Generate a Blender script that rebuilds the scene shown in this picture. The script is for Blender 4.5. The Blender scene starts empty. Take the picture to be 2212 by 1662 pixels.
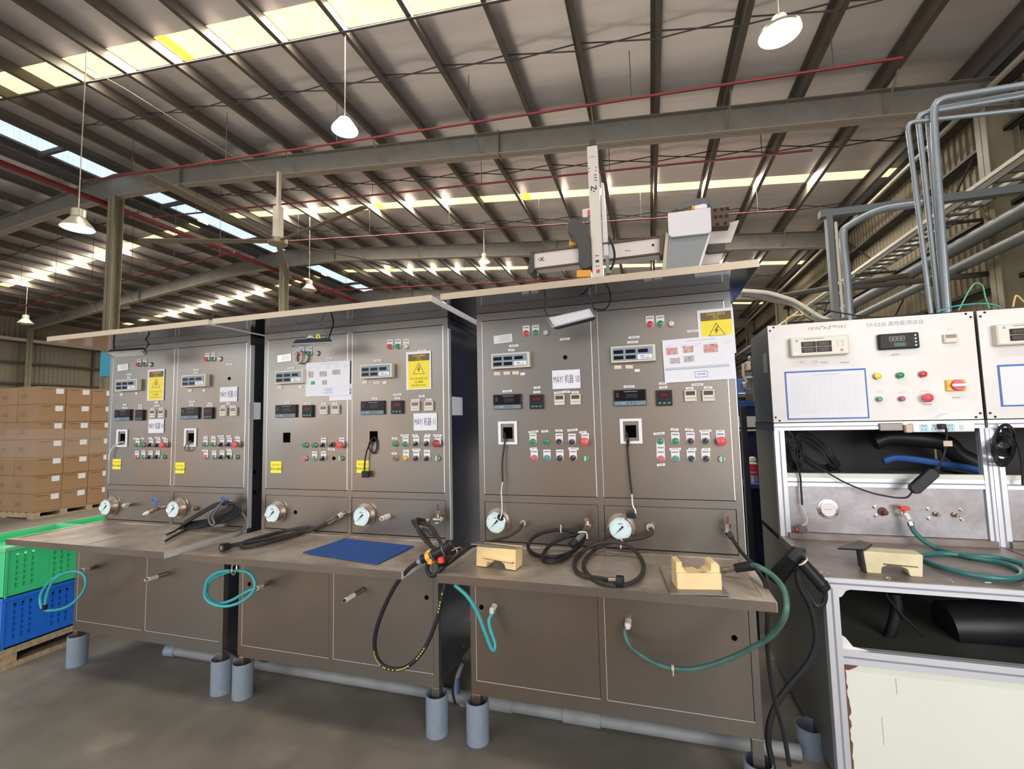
import bpy, bmesh, math, random
import numpy as np
from mathutils import Vector, Matrix
random.seed(4)
sc = bpy.context.scene
COL = sc.collection
# ------------------------------------------------------------------ camera
CAM = np.array([0.8011, -2.2244, 1.48]); YAW, PITCH, ROLL, FPX = -0.29051, 0.07583, -0.02271, 991.5
_F = np.array([math.sin(YAW), math.cos(YAW), 0]); _R = np.array([math.cos(YAW), -math.sin(YAW), 0]); _U = np.array([0, 0, 1.])
_F2 = _F*math.cos(PITCH)+_U*math.sin(PITCH); _U2 = _U*math.cos(PITCH)-_F*math.sin(PITCH)
_R3 = _R*math.cos(ROLL)+_U2*math.sin(ROLL); _U3 = _U2*math.cos(ROLL)-_R*math.sin(ROLL)
cd = bpy.data.cameras.new('camera'); cam = bpy.data.objects.new('camera', cd); COL.objects.link(cam)
cd.sensor_width = 36; cd.lens = FPX*36/2212; cd.clip_end = 200; cd.clip_start = .05
m = Matrix.Identity(4)
for i in range(3):
    m[i][0] = _R3[i]; m[i][1] = _U3[i]; m[i][2] = -_F2[i]; m[i][3] = CAM[i]
cam.matrix_world = m
sc.camera = cam
# ------------------------------------------------------------------ world, lights, exposure
w = bpy.data.worlds.new('world'); sc.world = w; w.use_nodes = True
w.node_tree.nodes['Background'].inputs[0].default_value = (.94, .95, 1, 1)
w.node_tree.nodes['Background'].inputs[1].default_value = 0.9
sc.view_settings.view_transform = 'Standard'; sc.view_settings.look = 'None'
sc.view_settings.exposure = 0.0; sc.view_settings.gamma = 1
sc.view_settings.use_curve_mapping = False
try: sc.cycles.use_denoising = True
except Exception: pass
def area(name, loc, target, sx, sy, power, col):
    l = bpy.data.lights.new(name, 'AREA'); l.shape = 'RECTANGLE'; l.size = sx; l.size_y = sy; l.energy = power; l.color = col
    o = bpy.data.objects.new(name, l); COL.objects.link(o); o.location = loc
    o.rotation_euler = (Vector(target)-Vector(loc)).to_track_quat('-Z', 'Y').to_euler()
    return o
area('loading_door_daylight', (4.6, -7.0, 2.6), (0.3, 0, 1.2), 4.5, 4.0, 420, (1, .96, .92))
area('far_door_daylight', (-9, -9.5, 3.0), (-6, 6, 2.0), 10, 4.5, 420, (1, .97, .93))
for _y, _x, _p in ((-2.85, -1.0, 260), (3.76, -6, 300), (3.76, 2, 200), (10.53, -8, 800), (10.53, 1.5, 700), (10.53, -22, 900), (17.24, -8, 800), (17.24, 1.5, 800), (17.24, -22, 900), (23.8, -8, 800), (23.8, 0, 500)):
    o = area('roof_light_daylight', (_x, _y, 8.95-.1*abs(_x+14.02)+.245), (_x, _y, 0), 8, .5, _p, (1, .93, .80))
    o.rotation_euler = (0, math.atan(.1)*(1 if _x > -14 else -1), 0)
# ------------------------------------------------------------------ pixel <-> place
def ray(px, py):
    u = (px-1106)/FPX; v = -(py-831)/FPX
    return _F2+_R3*u+_U3*v
def at(px, py=None, x=None, y=None, z=None):
    if py is None: px, py = px
    d = ray(px, py); i, v = (0, x) if x is not None else (1, y) if y is not None else (2, z)
    return Vector(CAM+d*((v-CAM[i])/d[i]))
def zoom(ox, oy, s): return lambda X, Y: (ox+X/s, oy+Y/s)
Z1 = zoom(0, 640, 3.196); Z2 = zoom(540, 640, 3.196); Z3 = zoom(1000, 560, 2.680); Z4 = zoom(1580, 620, 2.8655)
ZL = zoom(0, 1100, 2.957); ZM = zoom(420, 1080, 2.856); ZR = zoom(920, 1080, 2.836); ZS = zoom(1560, 1100, 2.957)
ZA = zoom(340, 1060, 6.391); ZB = zoom(860, 1060, 6.506); ZCz = zoom(1100, 1080, 6.144); ZE = zoom(1590, 740, 4.617)
ZF = zoom(1960, 900, 6.393); ZG = zoom(1880, 180, 3.196); ZQ = zoom(1120, 280, 4.096); ZD = zoom(1540, 560, 8.311)
# ------------------------------------------------------------------ materials
def mat(name, col, rough=.5, metal=0, spec=.5, noise=0, nscale=8, bump=0, bscale=40, emit=0, col2=None, stretch=None, alpha=1, trans=0, detail=4, thr=None):
    M = bpy.data.materials.new(name); M.use_nodes = True; nt = M.node_tree; b = nt.nodes['Principled BSDF']
    c = tuple(col)+(1,)
    b.inputs['Base Color'].default_value = c; b.inputs['Roughness'].default_value = rough; b.inputs['Metallic'].default_value = metal
    b.inputs['Specular IOR Level'].default_value = spec
    if trans: b.inputs['Transmission Weight'].default_value = trans
    if emit: b.inputs['Emission Color'].default_value = c; b.inputs['Emission Strength'].default_value = emit
    if noise or bump:
        tc = nt.nodes.new('ShaderNodeTexCoord'); mp = nt.nodes.new('ShaderNodeMapping'); nt.links.new(tc.outputs['Object'], mp.inputs[0])
        if stretch: mp.inputs['Scale'].default_value = stretch
    if noise:
        n = nt.nodes.new('ShaderNodeTexNoise'); n.inputs['Scale'].default_value = nscale; n.inputs['Detail'].default_value = detail
        nt.links.new(mp.outputs[0], n.inputs['Vector'])
        r = nt.nodes.new('ShaderNodeValToRGB'); lo, hi = thr or (.3, .7)
        r.color_ramp.elements[0].position = lo; r.color_ramp.elements[1].position = hi
        c2 = tuple(col2)+(1,) if col2 else tuple(v*(1-noise) for v in col)+(1,)
        r.color_ramp.elements[0].color = c2; r.color_ramp.elements[1].color = c
        nt.links.new(n.outputs['Fac'], r.inputs[0]); nt.links.new(r.outputs[0], b.inputs['Base Color'])
        if emit: nt.links.new(r.outputs[0], b.inputs['Emission Color'])
    if bump:
        n2 = nt.nodes.new('ShaderNodeTexNoise'); n2.inputs['Scale'].default_value = bscale; n2.inputs['Detail'].default_value = 3
        nt.links.new(mp.outputs[0], n2.inputs['Vector'])
        bp = nt.nodes.new('ShaderNodeBump'); bp.inputs['Strength'].default_value = bump; bp.inputs['Distance'].default_value = .01
        nt.links.new(n2.outputs['Fac'], bp.inputs['Height']); nt.links.new(bp.outputs[0], b.inputs['Normal'])
    return M
def two_noise(M, col_a, col_b, scale, lo, hi):
    """second, larger blotch layer multiplied over the first"""
    nt = M.node_tree; b = nt.nodes['Principled BSDF']; src = b.inputs['Base Color'].links[0].from_socket
    tc = nt.nodes.new('ShaderNodeTexCoord'); n = nt.nodes.new('ShaderNodeTexNoise'); n.inputs['Scale'].default_value = scale; n.inputs['Detail'].default_value = 6
    nt.links.new(tc.outputs['Object'], n.inputs['Vector'])
    r = nt.nodes.new('ShaderNodeValToRGB'); r.color_ramp.elements[0].position = lo; r.color_ramp.elements[1].position = hi
    r.color_ramp.elements[0].color = tuple(col_a)+(1,); r.color_ramp.elements[1].color = tuple(col_b)+(1,)
    mx = nt.nodes.new('ShaderNodeMix'); mx.data_type = 'RGBA'; mx.blend_type = 'MULTIPLY'; mx.inputs[0].default_value = 1
    nt.links.new(n.outputs['Fac'], r.inputs[0]); nt.links.new(src, mx.inputs[6]); nt.links.new(r.outputs[0], mx.inputs[7])
    nt.links.new(mx.outputs[2], b.inputs['Base Color'])
    return M
MT = {}
MT['steel'] = two_noise(mat('brushed steel', (.272, .236, .208), .33, .78, noise=.18, nscale=150, stretch=(1, 1, 4)), (.96, .86, .76), (.80, .90, .96), 1.15, .38, .62)
def rough_var(M, lo, hi, scale):
    nt = M.node_tree; b = nt.nodes['Principled BSDF']; tc = nt.nodes.new('ShaderNodeTexCoord'); n = nt.nodes.new('ShaderNodeTexNoise'); n.inputs['Scale'].default_value = scale; n.inputs['Detail'].default_value = 1.5
    mr = nt.nodes.new('ShaderNodeMapRange'); mr.inputs[1].default_value = .35; mr.inputs[2].default_value = .65; mr.inputs[3].default_value = lo; mr.inputs[4].default_value = hi
    nt.links.new(tc.outputs['Object'], n.inputs['Vector']); nt.links.new(n.outputs['Fac'], mr.inputs[0]); nt.links.new(mr.outputs[0], b.inputs['Roughness'])
rough_var(MT['steel'], .26, .42, 1.6)
MT['steel_top'] = two_noise(mat('worn steel worktop', (.56, .49, .43), .45, .45, noise=.2, nscale=30, bump=.06, bscale=120), (.62, .58, .54), (1, 1, 1), 5, .35, .6)
MT['steel_side'] = mat('steel side sheet', (.40, .42, .48), .17, .95, noise=.15, nscale=3)
MT['canopy'] = mat('mirror steel canopy sheet', (.26, .26, .30), .10, 1)
MT['edge'] = mat('steel edge with painted highlight', (.85, .85, .88), .3, .5)  # highlights on the steel edges are put into this paler colour
MT['dark_gap'] = mat('dark gap', (.012, .011, .011), .9)
MT['black_hole'] = mat('black opening', (.003, .003, .003), 1, spec=0)
MT['chrome'] = mat('chrome', (.72, .68, .64), .18, 1)
MT['brass'] = mat('tarnished brass', (.40, .32, .26), .38, .8, noise=.35, nscale=60)
MT['fit_white'] = mat('grey white plastic fitting', (.72, .70, .66), .4, noise=.1, nscale=40)
MT['cream'] = mat('cream instrument casing', (.66, .61, .50), .45, noise=.06, nscale=30)
MT['cream2'] = mat('pale instrument casing', (.72, .70, .62), .45)
MT['face_blue'] = mat('grey blue meter face', (.22, .29, .36), .5)
MT['screen'] = mat('dark display glass', (.010, .007, .009), .2, spec=.12)
MT['screen_red'] = mat('dark red display glass', (.05, .008, .008), .2, spec=.12)
MT['screen_amber'] = mat('amber tinted display glass', (.10, .05, .035), .15)
MT['black_plastic'] = mat('black plastic', (.016, .017, .020), .45, spec=.25)
MT['grey_key'] = mat('blue grey keypad', (.17, .22, .27), .5)
MT['cyan'] = mat('cyan key', (.08, .42, .62), .5)
MT['white'] = mat('white plastic', (.80, .80, .82), .45)
MT['paper'] = mat('white paper', (.80, .80, .86), .75, noise=.04, nscale=6)
MT['label'] = mat('white label', (.76, .75, .76), .6)
MT['amber_label'] = mat('faded amber sticker', (.72, .52, .34), .6, noise=.25, nscale=60, col2=(.78, .66, .56))
MT['ink'] = mat('dark blue ink', (.03, .035, .10), .7)
MT['ink_grey'] = mat('grey print', (.30, .31, .38), .7)
MT['yellow'] = mat('yellow sign', (.86, .70, .03), .5)
MT['yellow2'] = mat('bright yellow sticker', (.90, .82, .02), .5)
MT['brown_ink'] = mat('brown sign print', (.16, .10, .04), .6)
MT['sign_gold'] = mat('gold letters', (.62, .46, .05), .6)
MT['red'] = mat('red button', (.62, .03, .035), .3)
MT['red_soft'] = mat('pale red mushroom button', (.72, .10, .11), .35)
MT['dkred'] = mat('dark red button', (.33, .05, .05), .35)
MT['green'] = mat('green button', (.01, .26, .10), .3)
MT['teal_btn'] = mat('dull teal button', (.05, .30, .26), .35)
MT['orange_btn'] = mat('orange button', (.80, .36, .03), .35)
MT['yel_btn'] = mat('yellow button', (.80, .68, .03), .35)
MT['white_btn'] = mat('milky lamp lens', (.62, .60, .62), .35)
MT['sel'] = mat('black selector knob', (.02, .022, .035), .35)
MT['ring'] = mat('button ring', (.48, .47, .48), .3, .8)
MT['pale_green'] = mat('pale green key flag', (.30, .72, .40), .4)
MT['dial'] = mat('gauge dial', (.62, .78, .80), .4)
MT['hose_black'] = mat('black rubber hose', (.018, .018, .022), .5, spec=.3, noise=.2, nscale=50)
MT['hose_grey'] = mat('dusty black hose', (.042, .037, .036), .6, spec=.3, noise=.3, nscale=40)
MT['hose_teal'] = mat('teal plastic hose', (.05, .42, .46), .3, noise=.12, nscale=30)
MT['hose_green'] = mat('dusty green hose', (.07, .17, .15), .4, noise=.3, nscale=20)
MT['print_yellow'] = mat('yellow hose print', (.70, .50, .07), .6)
MT['wire_white'] = mat('white wire', (.66, .66, .66), .5)
MT['cable_grey'] = mat('grey cable', (.12, .11, .12), .5)
MT['yellow_wire'] = mat('yellow wire', (.68, .48, .10), .5)
MT['green_wire'] = mat('green wire', (.10, .42, .22), .5)
MT['pipe_grey'] = mat('grey plastic pipe', (.235, .29, .36), .42, noise=.14, nscale=30)
MT['pipe_dull'] = mat('dusty grey pipe', (.25, .26, .27), .55, noise=.2, nscale=12)
MT['block'] = mat('cream plastic block', (.80, .64, .36), .5, noise=.16, nscale=14, col2=(.78, .56, .26))
MT['block_pale'] = mat('pale cream block', (.74, .68, .46), .5, noise=.15, nscale=12, col2=(.60, .52, .32))
MT['slate'] = mat('grey metal plate', (.22, .21, .20), .45, .5)
MT['mat_blue'] = mat('blue mat', (.02, .085, .33), .8, noise=.15, nscale=80, bump=.3, bscale=200)
MT['gun'] = mat('black nozzle rubber', (.014, .015, .018), .42, spec=.35)
MT['orange'] = mat('orange plastic', (.85, .38, .03), .4)
MT['redp'] = mat('red plastic', (.78, .06, .03), .4)
MT['bench_white'] = two_noise(mat('white painted panel', (.77, .75, .75), .42, noise=.05, nscale=12), (.93, .92, .90), (1, 1, 1), 1.8, .3, .6)
MT['bench_side'] = mat('grey painted side', (.13, .135, .12), .45, noise=.3, nscale=2.5)
MT['bench_cream'] = mat('pale green cream board', (.68, .71, .64), .45, noise=.07, nscale=2)
MT['alu'] = mat('aluminium profile', (.64, .66, .72), .32, .55)
MT['alu_groove'] = mat('profile groove', (.25, .26, .32), .5, .3)
MT['bench_steel'] = two_noise(mat('stained steel sheet', (.40, .39, .42), .38, .6, noise=.15, nscale=40), (.75, .72, .70), (1, 1, 1), 6, .35, .65)
MT['bench_top'] = two_noise(mat('worn bench top', (.33, .29, .27), .45, .4, noise=.2, nscale=14), (.55, .5, .46), (1, 1, 1), 4, .35, .6)
MT['bay_dark'] = mat('board with painted bay shade', (.035, .035, .034), .7)  # shade inside the bench bay is put into this board's colour
MT['rust'] = mat('rust red primer', (.17, .07, .05), .7, noise=.3, nscale=30)
MT['blue_edge'] = mat('blue paper border', (.03, .14, .50), .5)
MT['socket'] = mat('pale cyan socket', (.42, .68, .76), .45)
MT['isolator_y'] = mat('yellow isolator plate', (.86, .50, .03), .4)
MT['isolator_r'] = mat('pink red isolator knob', (.68, .06, .12), .35)
MT['carton'] = mat('brown carton', (.35, .215, .115), .75, noise=.14, nscale=4, bump=.05, bscale=20)
MT['carton_tape'] = mat('carton print', (.14, .085, .05), .8)
MT['pallet'] = mat('pallet wood', (.50, .38, .24), .75, noise=.4, nscale=6, stretch=(1, 8, 8))
MT['crate_green'] = mat('green crate plastic', (.05, .62, .24), .38, noise=.08, nscale=6)
MT['crate_green_rim'] = mat('pale green rim', (.16, .55, .32), .45)
MT['crate_blue'] = mat('blue crate plastic', (.015, .16, .72), .38, noise=.08, nscale=6)
MT['concrete'] = two_noise(mat('worn concrete floor', (.27, .245, .21), .50, noise=.25, nscale=5, bump=.05, bscale=60, detail=8), (.55, .54, .52), (1, 1, 1), .9, .35, .62)
two_noise(MT['concrete'], (1, 1, 1), (1.5, 1.45, 1.35), 2.1, .60, .72)
MT['roof'] = mat('silver roof insulation', (.86, .83, .87), .30, .70, noise=.10, nscale=1.2, bump=.5, bscale=1.2, stretch=(.4, 4, 1))
MT['purlin'] = mat('brown grey painted purlin', (.115, .097, .08), .55, noise=.15, nscale=4)
MT['beam'] = mat('grey painted beam', (.235, .22, .19), .5, noise=.18, nscale=3)
MT['beam_light'] = mat('pale beam flange', (.34, .30, .26), .5)
MT['column'] = mat('grey column paint', (.27, .24, .16), .5, noise=.2, nscale=3)
MT['skylight'] = mat('yellowed roof light', (1, .87, .50), .5, emit=1.45, noise=.1, nscale=7, col2=(1, .80, .34))
MT['skylight_amber'] = mat('amber roof light patch', (1, .62, .06), .5, emit=1.2)
MT['monitor'] = mat('bluish translucent sheet', (.70, .86, 1), .5, emit=.85)
MT['wall_cream'] = mat('cream corrugated wall sheet', (.30, .25, .165), .55, .1, noise=.25, nscale=.5)
MT['wall_grey'] = mat('grey corrugated wall sheet', (.30, .27, .20), .55, noise=.25, nscale=.4)
MT['girt'] = mat('dark girt', (.07, .066, .055), .6)
MT['red_pipe'] = mat('red sprinkler pipe', (.17, .012, .02), .45)
MT['rod'] = mat('dark steel rod', (.05, .045, .045), .5)
MT['lamp_glow'] = mat('lit lamp', (.85, .95, 1), .5, emit=26)
MT['lamp_inner'] = mat('lit lamp shade inside', (.80, .96, 1), .4, emit=1.1)
MT['lamp_shade'] = mat('lamp shade metal', (.55, .50, .40), .35, .5)
MT['lamp_glass'] = mat('glass shade', (.72, .85, .88), .25, emit=.55)
MT['lamp_bright'] = mat('blown lamp disc', (1, .98, .96), .4, emit=9)
MT['fan'] = mat('ceiling fan blade', (.17, .14, .10), .5)
MT['robot_white'] = mat('robot white enamel', (.74, .68, .63), .38)
MT['robot_white2'] = mat('robot cover white', (.82, .80, .84), .35)
MT['robot_grey'] = mat('dark grey robot cover', (.06, .058, .055), .5)
MT['robot_mid'] = mat('grey robot arm face', (.28, .30, .31), .45)
MT['conduit'] = mat('galvanised conduit', (.29, .33, .37), .35, .4, noise=.12, nscale=10)
MT['tray'] = mat('pale tray rail', (.55, .50, .42), .5)
MT['duct'] = mat('grey duct', (.12, .135, .145), .45)
MT['blue_steel'] = mat('blue painted steel', (.03, .10, .35), .45)
MT['navy'] = mat('dark blue steel', (.008, .015, .06), .5)
MT['flood_glass'] = mat('floodlight glass', (.66, .68, .72), .2, noise=.15, nscale=60)
MT['flood_body'] = mat('floodlight housing', (.035, .04, .05), .4, .3)
MT['tan'] = mat('tan tape', (.58, .46, .32), .5)
MT['pale_canopy'] = mat('canopy front edge', (.44, .36, .27), .42, .4, noise=.08, nscale=60)
MT['photo_a'] = mat('printed photo', (.30, .24, .24), .6, noise=.6, nscale=70, col2=(.6, .58, .60))
MT['photo_b'] = mat('printed red photo', (.60, .12, .06), .6, noise=.6, nscale=70, col2=(.55, .55, .60))
MT['gridline'] = mat('fine print', (.56, .57, .66), .7)
MT['silver_label'] = mat('silver name plate', (.55, .54, .54), .35, .6)
MT['whitepaint'] = mat('white paint', (.75, .75, .72), .5)
MT['can_red'] = mat('red can label', (.62, .04, .08), .4)
# ------------------------------------------------------------------ mesh helper
WL = {}   # world location of each object we make
class G:
    def __init__(s): s.v = []; s.f = []; s.sm = False
    def add(s, vs, fs):
        o = len(s.v); s.v += [tuple(p) for p in vs]; s.f += [tuple(i+o for i in f) for f in fs]; return s
    def box(s, x0, x1, y0, y1, z0, z1):
        if x0 > x1: x0, x1 = x1, x0
        if y0 > y1: y0, y1 = y1, y0
        if z0 > z1: z0, z1 = z1, z0
        return s.add([(x0, y0, z0), (x1, y0, z0), (x1, y1, z0), (x0, y1, z0), (x0, y0, z1), (x1, y0, z1), (x1, y1, z1), (x0, y1, z1)],
                     [(3, 2, 1, 0), (4, 5, 6, 7), (0, 1, 5, 4), (1, 2, 6, 5), (2, 3, 7, 6), (3, 0, 4, 7)])
    def cyl(s, a, b, r, r2=None, n=16, caps=True):
        a = Vector(a); b = Vector(b); r2 = r if r2 is None else r2
        d = (b-a).normalized(); u = d.orthogonal().normalized(); w_ = d.cross(u)
        vs = []
        for c, rr in ((a, r), (b, r2)):
            for i in range(n):
                t = 2*math.pi*i/n; vs.append(c+(u*math.cos(t)+w_*math.sin(t))*rr)
        fs = [(i, (i+1) % n, n+(i+1) % n, n+i) for i in range(n)]
        if caps: fs += [tuple(reversed(range(n))), tuple(range(n, 2*n))]
        return s.add(vs, fs)
    def lathe(s, a, axis, prof, n=24):
        """prof: list of (distance along axis, radius)"""
        a = Vector(a); d = Vector(axis).normalized(); u = d.orthogonal().normalized(); w_ = d.cross(u); vs = []
        for t_, rr in prof:
            for i in range(n):
                t = 2*math.pi*i/n; vs.append(a+d*t_+(u*math.cos(t)+w_*math.sin(t))*max(rr, 1e-5))
        fs = []
        for k in range(len(prof)-1):
            fs += [(k*n+i, k*n+(i+1) % n, (k+1)*n+(i+1) % n, (k+1)*n+i) for i in range(n)]
        return s.add(vs, fs)
    def tube(s, pts, r, n=10, caps=True):
        pts = [Vector(p) for p in pts]; N = len(pts); prev = None; vs = []
        for k in range(N):
            d = (pts[min(k+1, N-1)]-pts[max(k-1, 0)])
            if d.length < 1e-9: d = Vector((0, 0, 1))
            d.normalize()
            if prev is None: u = d.orthogonal().normalized()
            else:
                u = prev-d*prev.dot(d)
                u = u.normalized() if u.length > 1e-6 else d.orthogonal().normalized()
            prev = u; w_ = d.cross(u); rr = r[k] if isinstance(r, (list, tuple)) else r
            for i in range(n):
                t = 2*math.pi*i/n; vs.append(pts[k]+(u*math.cos(t)+w_*math.sin(t))*rr)
        fs = [(k*n+i, k*n+(i+1) % n, (k+1)*n+(i+1) % n, (k+1)*n+i) for k in range(N-1) for i in range(n)]
        if caps: fs += [tuple(reversed(range(n))), tuple(range((N-1)*n, N*n))]
        return s.add(vs, fs)
    def prism(s, poly, fn0, fn1):
        n = len(poly); vs = [fn0(*p) for p in poly]+[fn1(*p) for p in poly]
        return s.add(vs, [(i, (i+1) % n, n+(i+1) % n, n+i) for i in range(n)]+[tuple(reversed(range(n))), tuple(range(n, 2*n))])
    def slab(s, pts, th):
        """polygon of 3D points thickened along its normal"""
        pts = [Vector(p) for p in pts]; nrm = (pts[1]-pts[0]).cross(pts[2]-pts[0]).normalized()*th
        n = len(pts)
        return s.add(list(pts)+[p+nrm for p in pts], [(i, (i+1) % n, n+(i+1) % n, n+i) for i in range(n)]+[tuple(reversed(range(n))), tuple(range(n, 2*n))])
    def mesh(s, name, m_, smooth=False):
        me = bpy.data.meshes.new(name); me.from_pydata([tuple(v) for v in s.v], [], s.f)
        bm = bmesh.new(); bm.from_mesh(me); bmesh.ops.recalc_face_normals(bm, faces=bm.faces); bm.to_mesh(me); bm.free()
        me.materials.append(MT[m_])
        if smooth:
            me.polygons.foreach_set('use_smooth', [True]*len(me.polygons))
            try: me.set_sharp_from_angle(angle=.7)
            except Exception: pass
        me.update(); return me
    def build(s, name, m_, parent=None, smooth=False, bevel=0):
        vs = [Vector(v) for v in s.v]
        if parent is not None: o0 = WL[parent.name]
        else:
            xs = [v.x for v in vs]; ys = [v.y for v in vs]; zs = [v.z for v in vs]
            o0 = Vector(((min(xs)+max(xs))/2, (min(ys)+max(ys))/2, min(zs)))
        s.v = [v-o0 for v in vs]
        o = bpy.data.objects.new(name, s.mesh(name, m_, smooth)); COL.objects.link(o)
        if parent is not None: o.parent = parent
        else: o.location = o0
        WL[o.name] = o0.copy()
        if bevel:
            bv = o.modifiers.new('bevel', 'BEVEL'); bv.width = bevel; bv.segments = 2; bv.limit_method = 'ANGLE'; bv.angle_limit = .8
        return o
def tag(o, label=None, cat=None, group=None, kind=None):
    if label: o['label'] = label
    if cat: o['category'] = cat
    if group: o['group'] = group
    if kind: o['kind'] = kind
    return o
def empty(name, loc, label=None, cat=None, group=None, kind=None):
    o = bpy.data.objects.new(name, None); COL.objects.link(o); o.location = loc; o.empty_display_size = .05
    WL[o.name] = Vector(loc); return tag(o, label, cat, group, kind)
PROTO = {}
def put(key, maker, name, parent, loc, rz=0, ry=0, scale=1):
    """instance of a shared mesh (built round its own origin, facing -y) as a child of parent"""
    if key not in PROTO: PROTO[key] = maker()
    o = bpy.data.objects.new(name, PROTO[key]); COL.objects.link(o)
    if parent is not None:
        o.parent = parent; o.location = Vector(loc)-WL[parent.name]
    else: o.location = loc
    o.rotation_euler = (0, ry, rz)
    if scale != 1: o.scale = (scale,)*3
    WL[o.name] = Vector(loc); return o
def sub(key, maker, name, parent):
    """sub-part sharing its parent's frame"""
    if key not in PROTO: PROTO[key] = maker()
    o = bpy.data.objects.new(name, PROTO[key]); COL.objects.link(o); o.parent = parent; WL[o.name] = WL[parent.name]; return o
def spline(pts, k=6):
    pts = [Vector(p) for p in pts]; out = []
    P = [pts[0]*2-pts[1]]+pts+[pts[-1]*2-pts[-2]]
    for i in range(1, len(P)-2):
        for j in range(k):
            t = j/k; a, b, c, d = P[i-1], P[i], P[i+1], P[i+2]
            out.append(.5*((2*b)+(c-a)*t+(2*a-5*b+4*c-d)*t*t+(3*b-a-3*c+d)*t**3))
    return out+[pts[-1]]
def text_mesh(s, size, m_, extrude=.0002, bold=0, sx=1):
    cu = bpy.data.curves.new('txt', 'FONT'); cu.body = s; cu.size = size; cu.extrude = extrude; cu.align_x = 'CENTER'; cu.align_y = 'CENTER'; cu.offset = bold; cu.resolution_u = 3
    to = bpy.data.objects.new('txt', cu); COL.objects.link(to)
    bpy.context.view_layer.update()
    me = bpy.data.meshes.new_from_object(to)
    bpy.data.objects.remove(to); bpy.data.curves.remove(cu)
    me.transform(Matrix.Rotation(math.pi/2, 4, 'X') @ Matrix.Diagonal((sx, 1, 1, 1)))
    me.materials.clear(); me.materials.append(MT[m_]); return me
def text(s, size, m_, parent, loc, name='lettering', ry=0, bold=0, sx=1, rz=0):
    return put(('t', s, size, m_, bold, sx), lambda: text_mesh(s, size, m_, .0002, bold, sx), name, parent, loc, rz=rz, ry=ry)
# ------------------------------------------------------------------ SETTING
RX, RZ, SL = -14.02, 8.95, 0.10           # ridge position, height of rafter top at the ridge, slope
WX, LX, BY, FY = 6.75, -31.0, 34.0, -9.0
def rz_(x): return RZ-SL*abs(x-RX)
fl = G().add([(LX, FY, 0), (WX, FY, 0), (WX, BY, 0), (LX, BY, 0), (LX, FY, -.2), (WX, FY, -.2), (WX, BY, -.2), (LX, BY, -.2)],
        [(0, 1, 2, 3), (7, 6, 5, 4), (0, 4, 5, 1), (1, 5, 6, 2), (2, 6, 7, 3), (3, 7, 4, 0)]).build('floor', 'concrete'); tag(fl, kind='structure')
# roof: sheets between roof-light strips
SKY = [(y0, y1) for y0, y1 in ((-3.15, -2.55), (3.47, 4.05), (10.32, 10.74), (17.03, 17.45), (23.6, 24.0), (30.1, 30.5))]
def roof_sheet(g, x0, x1, y0, y1):
    z0, z1 = rz_(x0)+.265, rz_(x1)+.265
    g.add([(x0, y0, z0), (x1, y0, z1), (x1, y1, z1), (x0, y1, z0), (x0, y0, z0+.05), (x1, y0, z1+.05), (x1, y1, z1+.05), (x0, y1, z0+.05)],
          [(3, 2, 1, 0), (4, 5, 6, 7), (0, 1, 5, 4), (1, 2, 6, 5), (2, 3, 7, 6), (3, 0, 4, 7)])
ceil = empty('ceiling', (RX, 12, RZ), kind='structure')
MO0, MO1 = -15.0, -13.8       # opening of the ridge monitor
def solid_sheet(xa, xb):
    g = G(); y = FY
    for a, b in SKY+[(BY, BY)]:
        if b > y: roof_sheet(g, xa, xb, y, a)
        y = b
    tag(g.build('roof_sheet', 'roof', ceil), kind='structure')
solid_sheet(MO1, WX); solid_sheet(LX, MO0)
PX = [-12.55+1.2455*i for i in range(16)]
PXL = [-15.45-1.2455*i for i in range(13)]
# roof light panels, one per bay between two purlins
def skypanel(x0, x1, y0, y1, m_='skylight', dz=.02):
    g = G(); z0, z1 = rz_(x0)+.265, rz_(x1)+.265
    g.add([(x0, y0, z0+dz), (x1, y0, z1+dz), (x1, y1, z1+dz), (x0, y1, z0+dz), (x0, y0, z0+dz+.01), (x1, y0, z1+dz+.01), (x1, y1, z1+dz+.01), (x0, y1, z0+dz+.01)],
          [(3, 2, 1, 0), (4, 5, 6, 7), (0, 1, 5, 4), (1, 2, 6, 5), (2, 3, 7, 6), (3, 0, 4, 7)])
    return g.build('roof_light_panel', m_, ceil)
allx = sorted([LX]+[p for p in PXL if p > LX+.3]+[MO0]), sorted([MO1]+PX+[WX])
for y0, y1 in SKY:
    for xs in allx:
        for a, b in zip(xs[:-1], xs[1:]):
            if y0 < 20 or a > -16 or True: skypanel(a, b, y0, y1)
for (x, k) in ((PX[4], 1), (PX[8], 2), (PX[4], 2), (PX[9], 3), (PX[1], 3)):
    skypanel(x+.04, x+.26, SKY[k][0]-.01, SKY[k][1]+.01, 'skylight_amber', .0)
# purlins
def zpurlin(x):
    z = rz_(x); h = .26; fl_ = .08; t = .006; y0, y1 = FY, BY; g = G()
    g.box(x-t/2, x+t/2, y0, y1, z, z+h); g.box(x, x+fl_, y0, y1, z, z+t); g.box(x-fl_, x, y0, y1, z+h-t, z+h)
    return g.build('purlin', 'purlin', ceil)
for x in PX+PXL: zpurlin(x)
# sag rods: crossed rods between purlins
for y in (-1.5, 5.05, 8.75, 11.9, 15.2, 18.4, 21.7, 24.9, 28):
    g = G()
    for L_ in (PX, PXL):
        for a, b in zip(L_[:-1], L_[1:]):
            g.cyl((a, y, rz_(a)+.03), (b, y+.05, rz_(b)+.21) , .013, n=5); g.cyl((a, y+.05, rz_(a)+.21), (b, y, rz_(b)+.03), .013, n=5)
    tag(g.build('sag_rod', 'rod', ceil), kind='stuff')
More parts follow.
